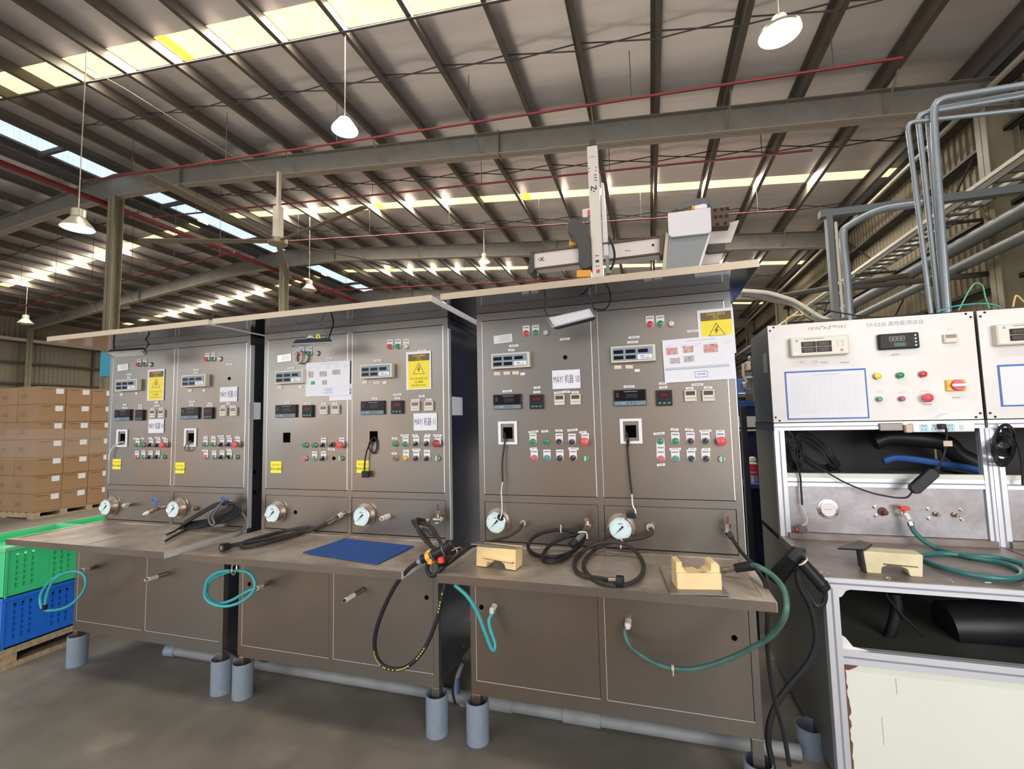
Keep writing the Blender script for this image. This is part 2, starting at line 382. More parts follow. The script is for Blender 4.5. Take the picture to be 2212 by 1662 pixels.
# ridge monitor
g = G(); n = 360
ys = np.linspace(FY, BY, n*4+1)
prof = [0, .03, .03, 0]
vs = []; fs = []
for i, y in enumerate(ys):
    xx = MO0-.12-prof[i % 4]
    vs += [(xx, y, RZ+.12), (xx, y, RZ+1.0)]
for i in range(len(ys)-1): fs.append((2*i, 2*i+2, 2*i+3, 2*i+1))
g.add(vs, fs); tag(g.build('monitor_glazing', 'monitor', ceil), kind='structure')
g = G().box(MO0-.5, MO1+.4, FY, BY, RZ+1.0, RZ+1.06); tag(g.build('monitor_roof', 'roof', ceil), kind='structure')
g = G().box(MO1+.05, MO1+.08, FY, BY, RZ+.1, RZ+1.0); tag(g.build('monitor_cheek', 'purlin', ceil), kind='structure')
for x in (MO0-.02, MO1+.02):
    g = G().box(x-.05, x+.05, FY, BY, RZ-.02, RZ+.14); g.build('ridge_edge_beam', 'girt', ceil)
for k in range(14):
    y = -7+k*3.25-.4; G().box(MO0, MO1, y, y+.08, RZ-.02, RZ+.1).build('monitor_strut', 'girt', ceil)
# rafters
FR = [.5, 7.0, 13.5, 20.0, 26.5, 33.0]
def rafter(y):
    r = empty('roof_beam', (RX, y, RZ), kind='structure')
    def zb(x):
        d = abs(x-RX); return rz_(x)-(.50 if d > 2.6 else .50+(2.6-d)*.07)
    xs = [LX+.2, RX-5.5, RX-2.6, RX, RX+2.6, RX+8, WX-.1]
    g = G()
    for a, b in zip(xs[:-1], xs[1:]):
        g.prism([(a, zb(a)), (b, zb(b)), (b, rz_(b)), (a, rz_(a))], lambda X, Z: (X, y-.006, Z), lambda X, Z: (X, y+.006, Z))
    g.build('web', 'beam', r)
    for top in (0, 1):
        g = G()
        for a, b in zip(xs[:-1], xs[1:]):
            za, zb_ = (rz_(a)-.015, rz_(b)-.015) if top else (zb(a), zb(b))
            g.prism([(a, za), (b, zb_), (b, zb_+.015), (a, za+.015)], lambda X, Z: (X, y-.11, Z), lambda X, Z: (X, y+.11, Z))
        g.build('flange', 'beam_light' if not top else 'beam', r)
    for x in (RX+11.9, RX-8.5, RX+2.6):
        G().box(x-.01, x+.01, y-.11, y+.11, zb(x)-.05, rz_(x)+.05).build('splice_plate', 'beam', r)
    for i, x in enumerate(PX[::2]+PXL[::2]):   # flange stays from rafter to purlin
        G().cyl((x+.05, y-.08, zb(x)+.06), (x+.05, y-.62, rz_(x)+.06), .016, n=6).build('flange_stay', 'beam', r)
    return r
for y in FR: rafter(y)
def hcol(name, x, y, z1, wx=.3, wy=.3, m_='column', base=0):
    g = G(); g.box(x-wx/2, x+wx/2, y-wy/2, y-wy/2+.015, base, z1); g.box(x-wx/2, x+wx/2, y+wy/2-.015, y+wy/2, base, z1); g.box(x-.006, x+.006, y-wy/2, y+wy/2, base, z1)
    return tag(g.build(name, m_), kind='structure')
for y in FR[1:]: hcol('column', RX, y, RZ-.66, .27, .27)
def wcol(x, y, z1, d=.42, f=.26):
    g = G(); g.box(x-d/2, x-d/2+.015, y-f/2, y+f/2, 0, z1); g.box(x+d/2-.015, x+d/2, y-f/2, y+f/2, 0, z1); g.box(x-d/2, x+d/2, y-.006, y+.006, 0, z1)
    return tag(g.build('column', 'column'), kind='structure')
for y in FR: wcol(WX-.30, y, rz_(WX)-.45)
for y in FR[1:]: wcol(LX+.30, y, rz_(LX)-.45)
# walls: ribbed sheets
def ribwall(name, p0, p1, z0, z1, m_, pitch=.2, dep=.03, flip=1):
    p0 = Vector(p0); p1 = Vector(p1); L = (p1-p0).length; d = (p1-p0)/L; nrm = Vector((-d.y, d.x))*dep*flip
    n = int(L/pitch); vs = []; fs = []
    for i in range(n):
        for t, o in ((0, 0), (.55, 0), (.68, 1), (.87, 1)):
            q = p0+d*(i+t)*pitch+nrm*o
            vs += [(q.x, q.y, z0), (q.x, q.y, z1)]
    for i in range(len(vs)//2-1): fs.append((2*i, 2*i+2, 2*i+3, 2*i+1))
    return tag(G().add(vs, fs).build(name, m_), kind='structure')
WZ = rz_(WX)+.2
wr = ribwall('wall_right', (WX, FY), (WX, BY), 0, WZ, 'wall_cream', .18, .03)
wb = ribwall('wall_back', (WX, BY), (LX, BY), 0, 7.0, 'wall_cream', .2, .03)
tag(G().add([(LX, BY+.02, 6.9), (WX, BY+.02, 6.9), (WX, BY+.02, WZ), (RX, BY+.02, RZ+.25), (LX, BY+.02, rz_(LX)+.2)], [(0, 1, 2, 3, 4)]).build('gable', 'wall_grey', wb), kind='structure')
wl = ribwall('wall_left', (LX, BY), (LX, FY), 0, rz_(LX)+.2, 'wall_grey', .2, .04)
for z in (1.2, 2.35, 3.55, 4.75, 6.0):
    G().box(WX-.22, WX-.03, FY, BY, z, z+.012).box(WX-.22, WX-.208, FY, BY, z, z+.07).box(WX-.05, WX-.04, FY, BY, z-.06, z+.14).build('girt', 'girt', wr)
G().box(WX-.28, WX-.03, FY, BY, rz_(WX)-.08, rz_(WX)+.16).build('eave_strut', 'girt', wr)
G().box(WX-.5, WX-.44, FY, BY, rz_(WX)-.25, rz_(WX)-.19).build('eave_rail', 'tray', wr)
for z in (1.5, 2.7, 3.9, 5.0, 6.1):
    G().box(LX+.05, LX+.22, FY, BY, z, z+.1).build('girt', 'girt', wl)
for y in (3, 10.2, 16.6, 23):
    G().box(LX+.05, LX+.13, y, y+.08, 0, 7).build('wall_post', 'girt', wl)
G().box(LX+.2, LX+.5, FY, BY, 6.15, 6.3).build('eave_rail', 'tray', wl)
for z in (1.5, 3.0, 4.4, 5.8):
    G().box(LX, WX, BY-.2, BY-.05, z, z+.12).build('girt', 'girt', wb)
for x in (0.5, 2.2, 4.4, -5):
    G().box(x-.13, x+.13, BY-.4, BY-.15, 0, 7.2).build('wall_post', 'girt', wb)
# portal bracing seen on the right side, cross rods in the wall
g = G().cyl((WX-.15, 13.5, 1.0), (WX-.15, 20, 6.6), .02, n=6).cyl((WX-.15, 20, 1.0), (WX-.15, 13.5, 6.6), .02, n=6)
g.cyl((WX-.15, 7, 2.0), (WX-.15, 13.5, 6.6), .02, n=6).cyl((WX-.15, 13.5, 2.0), (WX-.15, 7, 6.6), .02, n=6)
tag(g.build('cross_rods', 'rod', wr), kind='structure')

# ------------------------------------------------------------------ roof services
def pipe(name, pts, r, m_, label, cat='pipe', group=None, n=8, hang=None):
    o = G().tube(pts, r, n).build(name, m_, None, True); tag(o, label, cat, group)
    if hang:
        for (x, y, z, z1) in hang: G().cyl((x, y, z), (x, y, z1), .007, n=5).build('hanger_rod', 'rod', o)
    return o
def redline(px0, px1, dz, label, r=.024):
    a = at(*px0, y=dz); b = at(*px1, y=dz)
    h = [(a.x+(b.x-a.x)*t, dz, a.z+(b.z-a.z)*t, rz_(a.x+(b.x-a.x)*t)+.1) for t in (.1, .27, .44, .61, .78, .95)]
    return pipe('sprinkler_pipe', [a, b], r, 'red_pipe', label, hang=h)
redline((180, 392), (1950, 125), 5.3, 'thin red sprinkler pipe crossing in front of the nearest roof beam', .022)
redline((330, 470), (1755, 325), 7.6, 'thin red sprinkler pipe crossing just behind the nearest roof beam', .024)
redline((560, 525), (1718, 454), 10.4, 'thin red sprinkler pipe below the second skylight row', .024)
redline((700, 628), (1500, 592), 14.6, 'thin red sprinkler pipe beyond the second roof beam', .03)
redline((0, 675), (505, 545), 8.4, 'thin red sprinkler pipe across the left roof slope', .024)
redline((360, 735), (770, 610), 15.5, 'faint red sprinkler pipe low over the middle canopy', .028)
a = at(120, 398, x=-14.35)
pipe('main_pipe', [(-14.35, 0, a.z), (-14.35, 30, a.z)], .08, 'red_pipe', 'thick dark red main pipe running lengthwise beside the ridge', n=12)
# purlin-line conduit on first strip
pipe('conduit', [(-13, 3.80, rz_(-13)-.03), (WX-.6, 3.80, rz_(WX-.6)-.03)], .02, 'rod', 'dark conduit running along the nearest skylight strip', 'conduit')
def lamp(pxy, dia, y, top, kind, label):
    c = at(*pxy, y=y); r = empty('high_bay_lamp', (c.x, c.y, c.z), label, 'lamp', 'high bay lamps under the roof')
    R_ = dia/2
    if kind in ('shade', 'off'):
        G().lathe(c, (0, 0, 1), [(-.35*R_, R_), (-.2*R_, R_*.93), (.45*R_, R_*.42), (.5*R_, R_*.36)], 28).build('shade', 'lamp_shade', r, True)
        G().lathe(c, (0, 0, 1), [(-.34*R_, R_*.97), (.40*R_, R_*.40), (.40*R_, 0)], 28).build('reflector', 'lamp_inner' if kind == 'shade' else 'lamp_shade', r, True)
        G().lathe(c, (0, 0, 1), [(.5*R_, 0), (.5*R_, R_*.42), (1.05*R_, R_*.42), (1.1*R_, R_*.3), (1.1*R_, 0)], 20).build('ballast_housing', 'lamp_shade', r, True)
        if kind == 'shade': G().lathe(c, (0, 0, 1), [(-.1*R_, 0), (-.05*R_, .2*R_), (.3*R_, .2*R_), (.35*R_, 0)], 12).build('bulb', 'lamp_glow', r, True)
    elif kind == 'glass':
        G().lathe(c, (0, 0, 1), [(-.45*R_, R_), (-.3*R_, R_*.96), (.45*R_, R_*.45), (.5*R_, R_*.3)], 28).build('shade', 'lamp_glass', r, True)
        G().lathe(c, (0, 0, 1), [(-.2*R_, 0), (-.1*R_, .38*R_), (.45*R_, .36*R_), (.6*R_, 0)], 14).build('bulb', 'lamp_glow', r, True)
    else:
        G().lathe(c, (0, 0, 1), [(-.2*R_, R_*.98), (-.2*R_, 0)], 32).build('lens', 'lamp_bright', r, True)
        G().lathe(c, (0, 0, 1), [(-.2*R_, R_), (-.05*R_, R_), (.3*R_, R_*.5), (.7*R_, R_*.35), (.7*R_, 0)], 28).build('shade', 'lamp_shade', r, True)
    G().cyl(c+Vector((0, 0, .5*R_)), (c.x, c.y, rz_(c.x)+.27), .008, n=6).build('suspension_cord', 'lamp_shade', r)
    return r
lamp((745, 270), .42, 3.9, rz_(-4)+.1, 'glass', 'lit glass shaded pendant lamp hanging left of centre before the nearest roof beam')
lamp((1684, 66), .44, 3.4, rz_(2.2)+.1, 'disc', 'glaring round lamp at the upper right close to the roof')
lamp((168, 484), .50, 3.3, rz_(-9)-.2, 'shade', 'lit bell shaped pendant lamp hanging at the left before the column')
lamp((1046, 562), .40, 12.0, rz_(-3)+.1, 'shade', 'small lit pendant lamp hanging left of the robot arm')
lamp((668, 622), .48, 10.6, rz_(-9)+.1, 'off', 'unlit amber tinted pendant lamp above the middle canopy')
lamp((271, 662), .45, 14.0, rz_(-20)+.1, 'off', 'small unlit pendant lamp right of the near column')
lamp((55, 695), .55, 11.0, rz_(-22)+.1, 'off', 'unlit pendant lamp far left above the carton stack')
for (x, y) in (lambda c: [(c.x, c.y)])(at(168, 484, y=3.3)):
    pipe('cable', [(x, y, rz_(x)-.2), (x+.1, y+.6, rz_(x)-.22), (x+.5, y+3.6, rz_(x)-.5)], .008, 'tan', 'thin pale cable branching from the left lamp cord to the roof beam', 'cable')
# ceiling fan (big, at rest)
hub = at(600, 528, y=6.6); beamz = 8.3
fan = empty('ceiling_fan', hub, 'large brown bladed ceiling fan hung from the nearest roof beam', 'fan')
G().box(hub.x-.035, hub.x+.035, hub.y-.035, hub.y+.05, hub.z+.9, beamz-.6).build('drop_rod', 'tray', fan)
G().box(hub.x-.09, hub.x+.09, hub.y-.09, hub.y+.09, hub.z+.1, hub.z+.95).build('motor_box', 'tray', fan, bevel=.02)
G().cyl(hub, hub+Vector((0, 0, .12)), .22, n=20).build('hub', 'column', fan, True)
tip = at(860, 578, z=hub.z+.05)
a0 = math.atan2(tip.y-hub.y, tip.x-hub.x); Lb = min(3.2, (Vector((tip.x, tip.y))-Vector((hub.x, hub.y))).length)
for k in range(5):
    t = a0+k*2*math.pi/5; d = Vector((math.cos(t), math.sin(t), 0)); q = Vector((-d.y, d.x, 0))
    z = Vector((0, 0, hub.z+.05)); h0 = Vector((hub.x, hub.y, 0))
    G().add([h0+d*.2-q*.07+z, h0+d*Lb-q*.10+z, h0+d*Lb+q*.10+z+Vector((0, 0, .04)), h0+d*.2+q*.07+z+Vector((0, 0, .04)),
             h0+d*.2-q*.07+z+Vector((0, 0, .012)), h0+d*Lb-q*.10+z+Vector((0, 0, .012)), h0+d*Lb+q*.10+z+Vector((0, 0, .052)), h0+d*.2+q*.07+z+Vector((0, 0, .052))],
            [(3, 2, 1, 0), (4, 5, 6, 7), (0, 1, 5, 4), (1, 2, 6, 5), (2, 3, 7, 6), (3, 0, 4, 7)]).build('blade', 'fan', fan)
# cable tray + ducts on the right
tx = 5.75; tz = at(2018, 464, x=tx).z
tray = empty('cable_tray', (tx, 4, tz), 'long pale ladder cable tray along the right wall', 'cable tray')
for dx in (0, .42): G().box(tx+dx-.012, tx+dx+.012, 3.2, 30, tz-.04, tz+.02).build('side_rail', 'tray', tray)
for dx in (.01, .40): G().box(tx+dx-.012, tx+dx+.012, 3.2, 30, tz-.14, tz-.05).build('lower_rail', 'girt', tray)
for k in range(88): put('rung', lambda: G().box(0, .42, -.03, .03, -.12, -.09).mesh('rung', 'duct'), 'rung', tray, (tx, 3.4+k*.3, tz))
for k in range(9):
    y = 4.6+k*3; G().box(tx-.06, WX-.05, y, y+.05, tz-.16, tz-.11).build('bracket', 'girt', tray)
for k, (dz, r, l) in enumerate(((-.62, .12, 'upper'), (-.98, .09, 'lower'))):
    z = at(2018, 464, x=tx).z+dz
    pipe('duct', [(6.05, 2.5, z), (6.05, 30, z)], r, 'duct', l+' grey duct running below the cable tray on the right wall', 'duct', n=12)
# conduits behind the bench
def conduit(b, t, end, y, r, label, f=.07):
    B = at(*b, y=y); T = at(*t, y=y); e = at(*end, y=y-.15); e = T+(e-T)*1.4; d = (e-T).normalized()
    arc = [T-Vector((0, 0, f)), T-Vector((0, 0, f*.4))+d*f*.06, T-Vector((0, 0, f*.12))+d*f*.22, T+d*f*.55, T+d*f*1.1]
    return pipe('conduit', [B]+[B.lerp(T, k/9) for k in range(1, 8)]+arc+[T.lerp(e, k/6) for k in range(2, 7)], r, 'conduit', label, 'conduit', n=12)
conduit(ZG(420, 1590), ZG(256, 272), ZG(1075, 182), 1.9, .016, 'leftmost of the grey conduits rising behind the white bench')
conduit(ZG(478, 1585), ZG(328, 215), ZG(1075, 85), 1.9, .018, 'second grey conduit from the left behind the white bench')
conduit(ZG(512, 1590), ZG(388, 186), ZG(1075, 60), 1.96, .014, 'thin grey conduit half hidden behind the thickest one')
conduit(ZG(535, 1585), ZG(428, 118), ZG(1085, 8), 1.84, .024, 'rightmost and thickest grey conduit rising behind the white bench', .13)
y = 4.6
a, b = at(1808, 695, y=y), at(1789, 470, y=y)
p = empty('service_post', (a.x, y, 0), 'grey steel service post rising behind the white bench', 'post')
G().box(b.x-.035, b.x+.035, y-.05, y+.05, 0, b.z).build('upright', 'duct', p); G().box(b.x-.1, b.x+3.2, y-.05, y+.05, b.z, b.z+.09).build('crossbar', 'duct', p)
G().tube(spline([at(1836, 695, y=y-.1), at(1830, 600, y=y-.1), at(1822, 510, y=y-.1), at(1835, 487, y=y-.1), at(1900, 455, y=y-.1), at(1990, 440, y=y-.1)]), .045, 10).build('bent_conduit', 'conduit', p, True)
G().tube([at(1822, 695, y=y-.08), at(1805, 480, y=y-.08)], .018, 8).build('thin_conduit', 'tray', p, True)
for (a, b, r, l) in (((1815, 625), (2150, 590), .05, 'dark cross pipe behind the service post under the tray'), ((1690, 640), (1960, 595), .05, 'dark cross pipe low behind the service post')):
    pipe('cross_pipe', [at(*a, y=7.5), at(*b, y=7.5)], r, 'girt', l)
# ------------------------------------------------------------------ TEST STANDS
W = 1.218; GAP = .0264; MID = .027; DL = -.147; DC = -.490; DK = -.328; DEP = 1.10
ZDT, ZDB, ZST, ZC, ZLD, ZK = 1.9956, 1.1014, 1.0674, .8625, .2752, 2.0634
DW = (W-2*GAP-MID)/2
XS = [-2.7593, -1.4333, -.0498]
STAND_LABEL = ['leftmost double stainless steel test stand, machines 13 and 14', 'middle double stainless steel test stand, machines 11 and 12', 'right and nearest double stainless steel test stand, machine 10 and its neighbour']
def stand(i):
    x = XS[i]; r = empty('test_stand', (x+W/2, .1, 0), STAND_LABEL[i], 'test stand', 'stainless steel test stands in a row')
    x1 = x+W
    # upper frame
    g = G(); t = .005
    zt = ZK-.03
    for a, b in ((x, x+GAP), (x+GAP+DW, x+GAP+DW+MID), (x1-GAP, x1)): g.box(a, b, 0, .03, ZC, zt)
    for a, b in ((ZDT, zt), (ZST, ZDB), (ZC-.03, ZC+.008)): g.box(x+.001, x1-.001, .0005, .03, a, b)
    g.build('upper_frame', 'steel', r)
    g = G().box(x+.004, x1-.004, .024, .03, ZC, zt); g.build('seam_shadow', 'dark_gap', r)
    for s in (0, 1):
        a = x+GAP+s*(DW+MID)
        G().box(a+.0022, a+DW-.0022, .0015, .028, ZDB+.0022, ZDT-.0022).build('control_door', 'steel', r, bevel=.0012)
        G().box(a+.0022, a+DW-.0022, .0015, .028, ZC+.012, ZST-.0022).build('gauge_panel', 'steel', r, bevel=.0012)
        G().box(a+DW-.0045, a+DW-.001, -.0005, .01, ZDB+.004, ZDT-.004).build('door_edge', 'edge', r)
        G().box(a+.001, a+.003, -.0005, .01, ZDB+.004, ZDT-.004).build('door_edge', 'edge', r)
    # sides, back, top
    for xx in (x, x1-.002): G().box(xx, xx+.002, .03, DEP, .22, zt).build('side_panel', 'steel_side', r)
    G().box(x, x1, DEP-.002, DEP, .22, zt).build('back_panel', 'steel_side', r)
    g = G().box(x1+.0005, x1+.003, 0, .03, ZC+.001, zt-.06); g.build('corner_trim', 'edge', r)
    # lower
    g = G(); zb = .212
    for a, b in ((x, x+GAP), (x+GAP+DW, x+GAP+DW+MID), (x1-GAP, x1)): g.box(a, b, DL, DL+.03, zb, ZC-.03)
    g.box(x+.001, x1-.001, DL+.0005, DL+.03, zb, ZLD); g.box(x+.001, x1-.001, DL+.0005, DL+.03, ZC-.06, ZC-.0325)
    g.build('lower_frame', 'steel', r)
    G().box(x+.004, x1-.004, DL+.024, DL+.03, ZLD, ZC-.06).build('seam_shadow', 'dark_gap', r)
    for s in (0, 1):
        a = x+GAP+s*(DW+MID)
        G().box(a+.002, a+DW-.002, DL+.001, DL+.028, ZLD+.002, ZC-.062).build('lower_door', 'steel', r, bevel=.001)
        G().box(a+.0, a+.0018, DL-.0004, DL+.01, ZLD, ZC-.07).box(a, a+DW, DL-.0004, DL+.01, ZLD-.001, ZLD+.0008).build('door_edge', 'edge', r)
    for xx in (x, x1-.002): G().box(xx, xx+.002, DL+.03, .03, .22, ZC-.033).build('side_panel', 'steel_side', r)
    G().box(x+.03, x1-.03, DL+.03, DEP, .215, .218).build('bottom_panel', 'steel_side', r)
    for a in (x, x1-.042):
        for y in (DL+.0008, DEP-.042): G().box(a, a+.042, y, y+.042, 0.004, .212).build('leg', 'steel', r, bevel=.002)
    # counter
    c0, c1 = x-.003, x1+.003
    ct = G().box(c0, c1, DC, 0, ZC-.0327, ZC-.003).build('counter', 'steel_top', r, bevel=.0015)
    b = .034; g = G()
    g.box(c0, c1, DC, DC+b, ZC-.003, ZC); g.box(c0, c1, -b*.8, 0, ZC-.003, ZC); g.box(c0, c0+b, DC+b, -b*.8, ZC-.003, ZC); g.box(c1-b, c1, DC+b, -b*.8, ZC-.003, ZC)
    xm = x+W/2; g.box(xm-b/2, xm+b/2, DC+b, -b*.8, ZC-.003, ZC); g.build('raised_border', 'steel_top', ct)
    G().box(c0+.001, c1-.001, DC-.0012, DC, ZC-.0327, ZC-.0005).build('apron', 'steel', ct)
    G().box(c1, c1+.001, DC, -.002, ZC-.0327, ZC-.0005).build('apron_end', 'edge', ct)
    # canopy
    k0, k1 = (x-.05, x1+.05)
    if i == 0: k0 = at(102, 728, y=DK).x; k1 = at(449, 699, y=DK).x
    if i == 1: k0 = at(459, 696, y=DK).x; k1 = at(930, 650, y=DK).x
    cp = G().box(k0, k1, DK+.002, DEP+.02, ZK-.0285, ZK).build('canopy', 'canopy', r, bevel=.001)
    G().box(k0, k1, DK-.0015, DK+.002, ZK-.0293, ZK).build('canopy_front', 'pale_canopy', cp)
    G().box(k1, k1+.0015, DK, DEP, ZK-.0293, ZK).build('canopy_end', 'edge', cp)
    return r
ST = [stand(i) for i in range(3)]
# sleeves round the legs
SLV = ['under the left leg of the leftmost stand', 'under the right leg of the leftmost stand', 'under the left leg of the middle stand', 'under the right leg of the middle stand', 'under the left leg of the nearest stand', 'under the right leg of the nearest stand, at the bottom edge']
for k, (i, s, px) in enumerate(((0, 0, (151, 1440)), (0, 1, (482, 1500)), (1, 0, (531, 1498)), (1, 1, (953, 1580)), (2, 0, (1029, 1596)), (2, 1, None))):
    xc = XS[i]+(.021 if s == 0 else W-.021); yc = DL+.018
    if s == 0 and i < 2: xc += .003
    r = .053
    hs = .122 if px is None else .181
    g = G().lathe((xc, yc, 0), (0, 0, 1), [(0, r), (hs, r), (hs, r-.0045), (0, r-.0045)], 36)
    tag(g.build('pipe_sleeve', 'pipe_grey', None, True), 'grey plastic pipe sleeve '+SLV[k], 'pipe sleeve', 'grey pipe sleeves round the stand legs')
# ---------------------------------------------------------------- controls
YF = 0.0
def mk_meter():
    return G().box(-.100, .100, -.030, 0, -.038, .038).mesh('meter', 'cream')
def mk_meter_face(): return G().box(-.093, .088, -.0315, -.030, -.031, .031).mesh('face', 'face_blue')
def mk_disp(cx, cz): return lambda: G().box(cx-.022, cx+.022, -.0325, -.0315, cz-.0085, cz+.0085).mesh('display', 'screen')
def meter(r, c):
    o = put('meter', mk_meter, 'digital_meter', r, (c.x, YF, c.z))
    sub('meterf', mk_meter_face, 'face_plate', o)
    for j, (cx, cz) in enumerate(((-.066, .011), (-.011, .011), (.045, .011), (-.066, -.016), (-.011, -.016))):
        sub('disp%d' % j, mk_disp(cx, cz), 'display', o)
    sub('mkeys', lambda: G().box(.02, .085, -.0322, -.0315, -.028, -.006).mesh('keys', 'white'), 'key_strip', o)
    sub('mbtn', lambda: G().box(.034, .040, -.0335, -.0322, -.016, -.012).box(.044, .050, -.0335, -.0322, -.016, -.012).box(.064, .067, -.0335, -.0322, -.017, -.013).box(.034, .075, -.0326, -.0322, -.0235, -.0215).mesh('btn', 'ink'), 'key', o)
    sub('mhead', lambda: G().box(-.085, -.03, -.0323, -.0315, .0245, .0275).box(.06, .08, -.0323, -.0315, .0245, .0285).mesh('head', 'ink_grey'), 'print', o)
def pid(r, c):
    o = put('pid', lambda: G().box(-.074, .074, -.012, 0, -.0375, .0375).mesh('pid', 'black_plastic'), 'process_indicator', r, (c.x, YF, c.z))
    sub('pids', lambda: G().box(-.068, .068, -.0128, -.012, -.014, .032).mesh('s', 'screen'), 'display', o)
    sub('pidk', lambda: G().box(-.072, .072, -.0132, -.012, -.0355, -.0165).mesh('k', 'grey_key'), 'keypad', o)
    sub('pidc', lambda: G().box(-.040, -.020, -.0142, -.0132, -.030, -.022).mesh('c', 'cyan'), 'blue_key', o)
    sub('pida', lambda: G().prism([(-.012, -.022), (-.006, -.026), (-.012, -.030)], lambda a, b: (a, -.0132, b), lambda a, b: (a, -.014, b)).prism([(.003, -.022), (.011, -.022), (.007, -.029)], lambda a, b: (a, -.0132, b), lambda a, b: (a, -.014, b)).prism([(.019, -.029), (.027, -.029), (.023, -.022)], lambda a, b: (a, -.0132, b), lambda a, b: (a, -.014, b)).mesh('a', 'ink'), 'arrow_key', o)
    sub('pidt', lambda: seg_mesh(4, .010, .016, 'face_dim', -.016, .008, -.0129), 'digits', o)
    sub('pidl', lambda: G().box(-.062, -.05, -.0130, -.0128, .020, .0215).box(-.062, -.05, -.0130, -.0128, .012, .0135).box(-.062, -.05, -.0130, -.0128, .004, .0055).box(-.025, .035, -.0130, -.0128, .027, .0295).mesh('l', 'ink_grey'), 'print', o)
MT['face_dim'] = mat('unlit digit segments', (.06, .06, .07), .4)
MT['seg_red'] = mat('dim red digits', (.20, .02, .02), .4)
MT['seg_pale'] = mat('pale unlit digits', (.30, .32, .30), .4)
MT['seg_amber'] = mat('faint amber digits', (.26, .15, .10), .4)
def seg_mesh(n, w_, h, m_, x0, z0, y, th=.0016):
    g = G(); p = w_*1.35
    for k in range(n):
        a = x0+k*p; b = a+w_
        for zz in (z0-h/2, z0, z0+h/2): g.box(a+th*.6, b-th*.6, y, y-.0003, zz-th/2, zz+th/2)
        for xx in (a, b):
            g.box(xx-th/2, xx+th/2, y, y-.0003, z0+th*.6, z0+h/2-th*.3); g.box(xx-th/2, xx+th/2, y, y-.0003, z0-h/2+th*.3, z0-th*.6)
    return g.mesh('seg', m_)
def smallpid(r, c):
    o = put('sp', lambda: G().box(-.035, .035, -.014, 0, -.0355, .0355).mesh('sp', 'black_plastic'), 'temperature_controller', r, (c.x, YF, c.z))
    sub('spd', lambda: G().box(-.024, .024, -.0148, -.014, .002, .024).mesh('d', 'screen_red'), 'display', o)
    sub('spn', lambda: seg_mesh(4, .0075, .013, 'seg_red', -.018, .013, -.0149, .0014), 'digits', o)
    sub('spk', lambda: G().box(-.026, -.014, -.0148, -.014, -.027, -.02).box(-.006, .006, -.0148, -.014, -.027, -.02).box(.014, .026, -.0148, -.014, -.027, -.02).mesh('k', 'teal_btn'), 'key', o)
def timer(r, c):
    o = put('tm', lambda: G().box(-.025, .025, -.012, 0, -.0255, .0255).mesh('tm', 'cream'), 'counter_timer', r, (c.x, YF, c.z))
    sub('tmd', lambda: G().box(-.019, .019, -.0128, -.012, .002, .020).mesh('d', 'screen_amber'), 'display', o)
    sub('tmk', lambda: G().add([], []).box(-.020, .020, -.0124, -.012, -.018, -.004).mesh('k', 'cream2'), 'keypad', o)
    sub('tmb', lambda: (lambda g: ([g.box(-.018+q*.0085, -.013+q*.0085, -.0134, -.0124, -.014, -.008) for q in range(5)], g)[1])(G()).mesh('b', 'ink_grey'), 'thumb_key', o)
def plate_mesh(w_=.036, up=.040, dn=.016):
    pts = [(-w_/2, up), (-w_/2, 0)]+[(w_/2*math.cos(t), w_/2*math.sin(t)*dn/(w_/2)) for t in [math.pi+k*math.pi/8 for k in range(1, 8)]]+[(w_/2, 0), (w_/2, up)]
    return G().prism(pts, lambda a, b: (a, 0, b), lambda a, b: (a, -.0012, b)).mesh('plate', 'label')
def plate_print(up=.040):
    g = G()
    for k in range(4): g.box(-.013+k*.0068, -.008+k*.0068, -.0012, -.0015, up-.0125, up-.0075)
    return g.mesh('print', 'ink')
CAPS = {'red': ('red', .0125, .016), 'green': ('green', .0125, .016), 'white': ('white_btn', .0125, .012), 'teal': ('teal_btn', .0118, .015), 'redc': ('red_soft', .0118, .015), 'orange': ('orange_btn', .0125, .015), 'dkred': ('dkred', .0118, .013),
        'yellow': ('yel_btn', .0125, .016)}
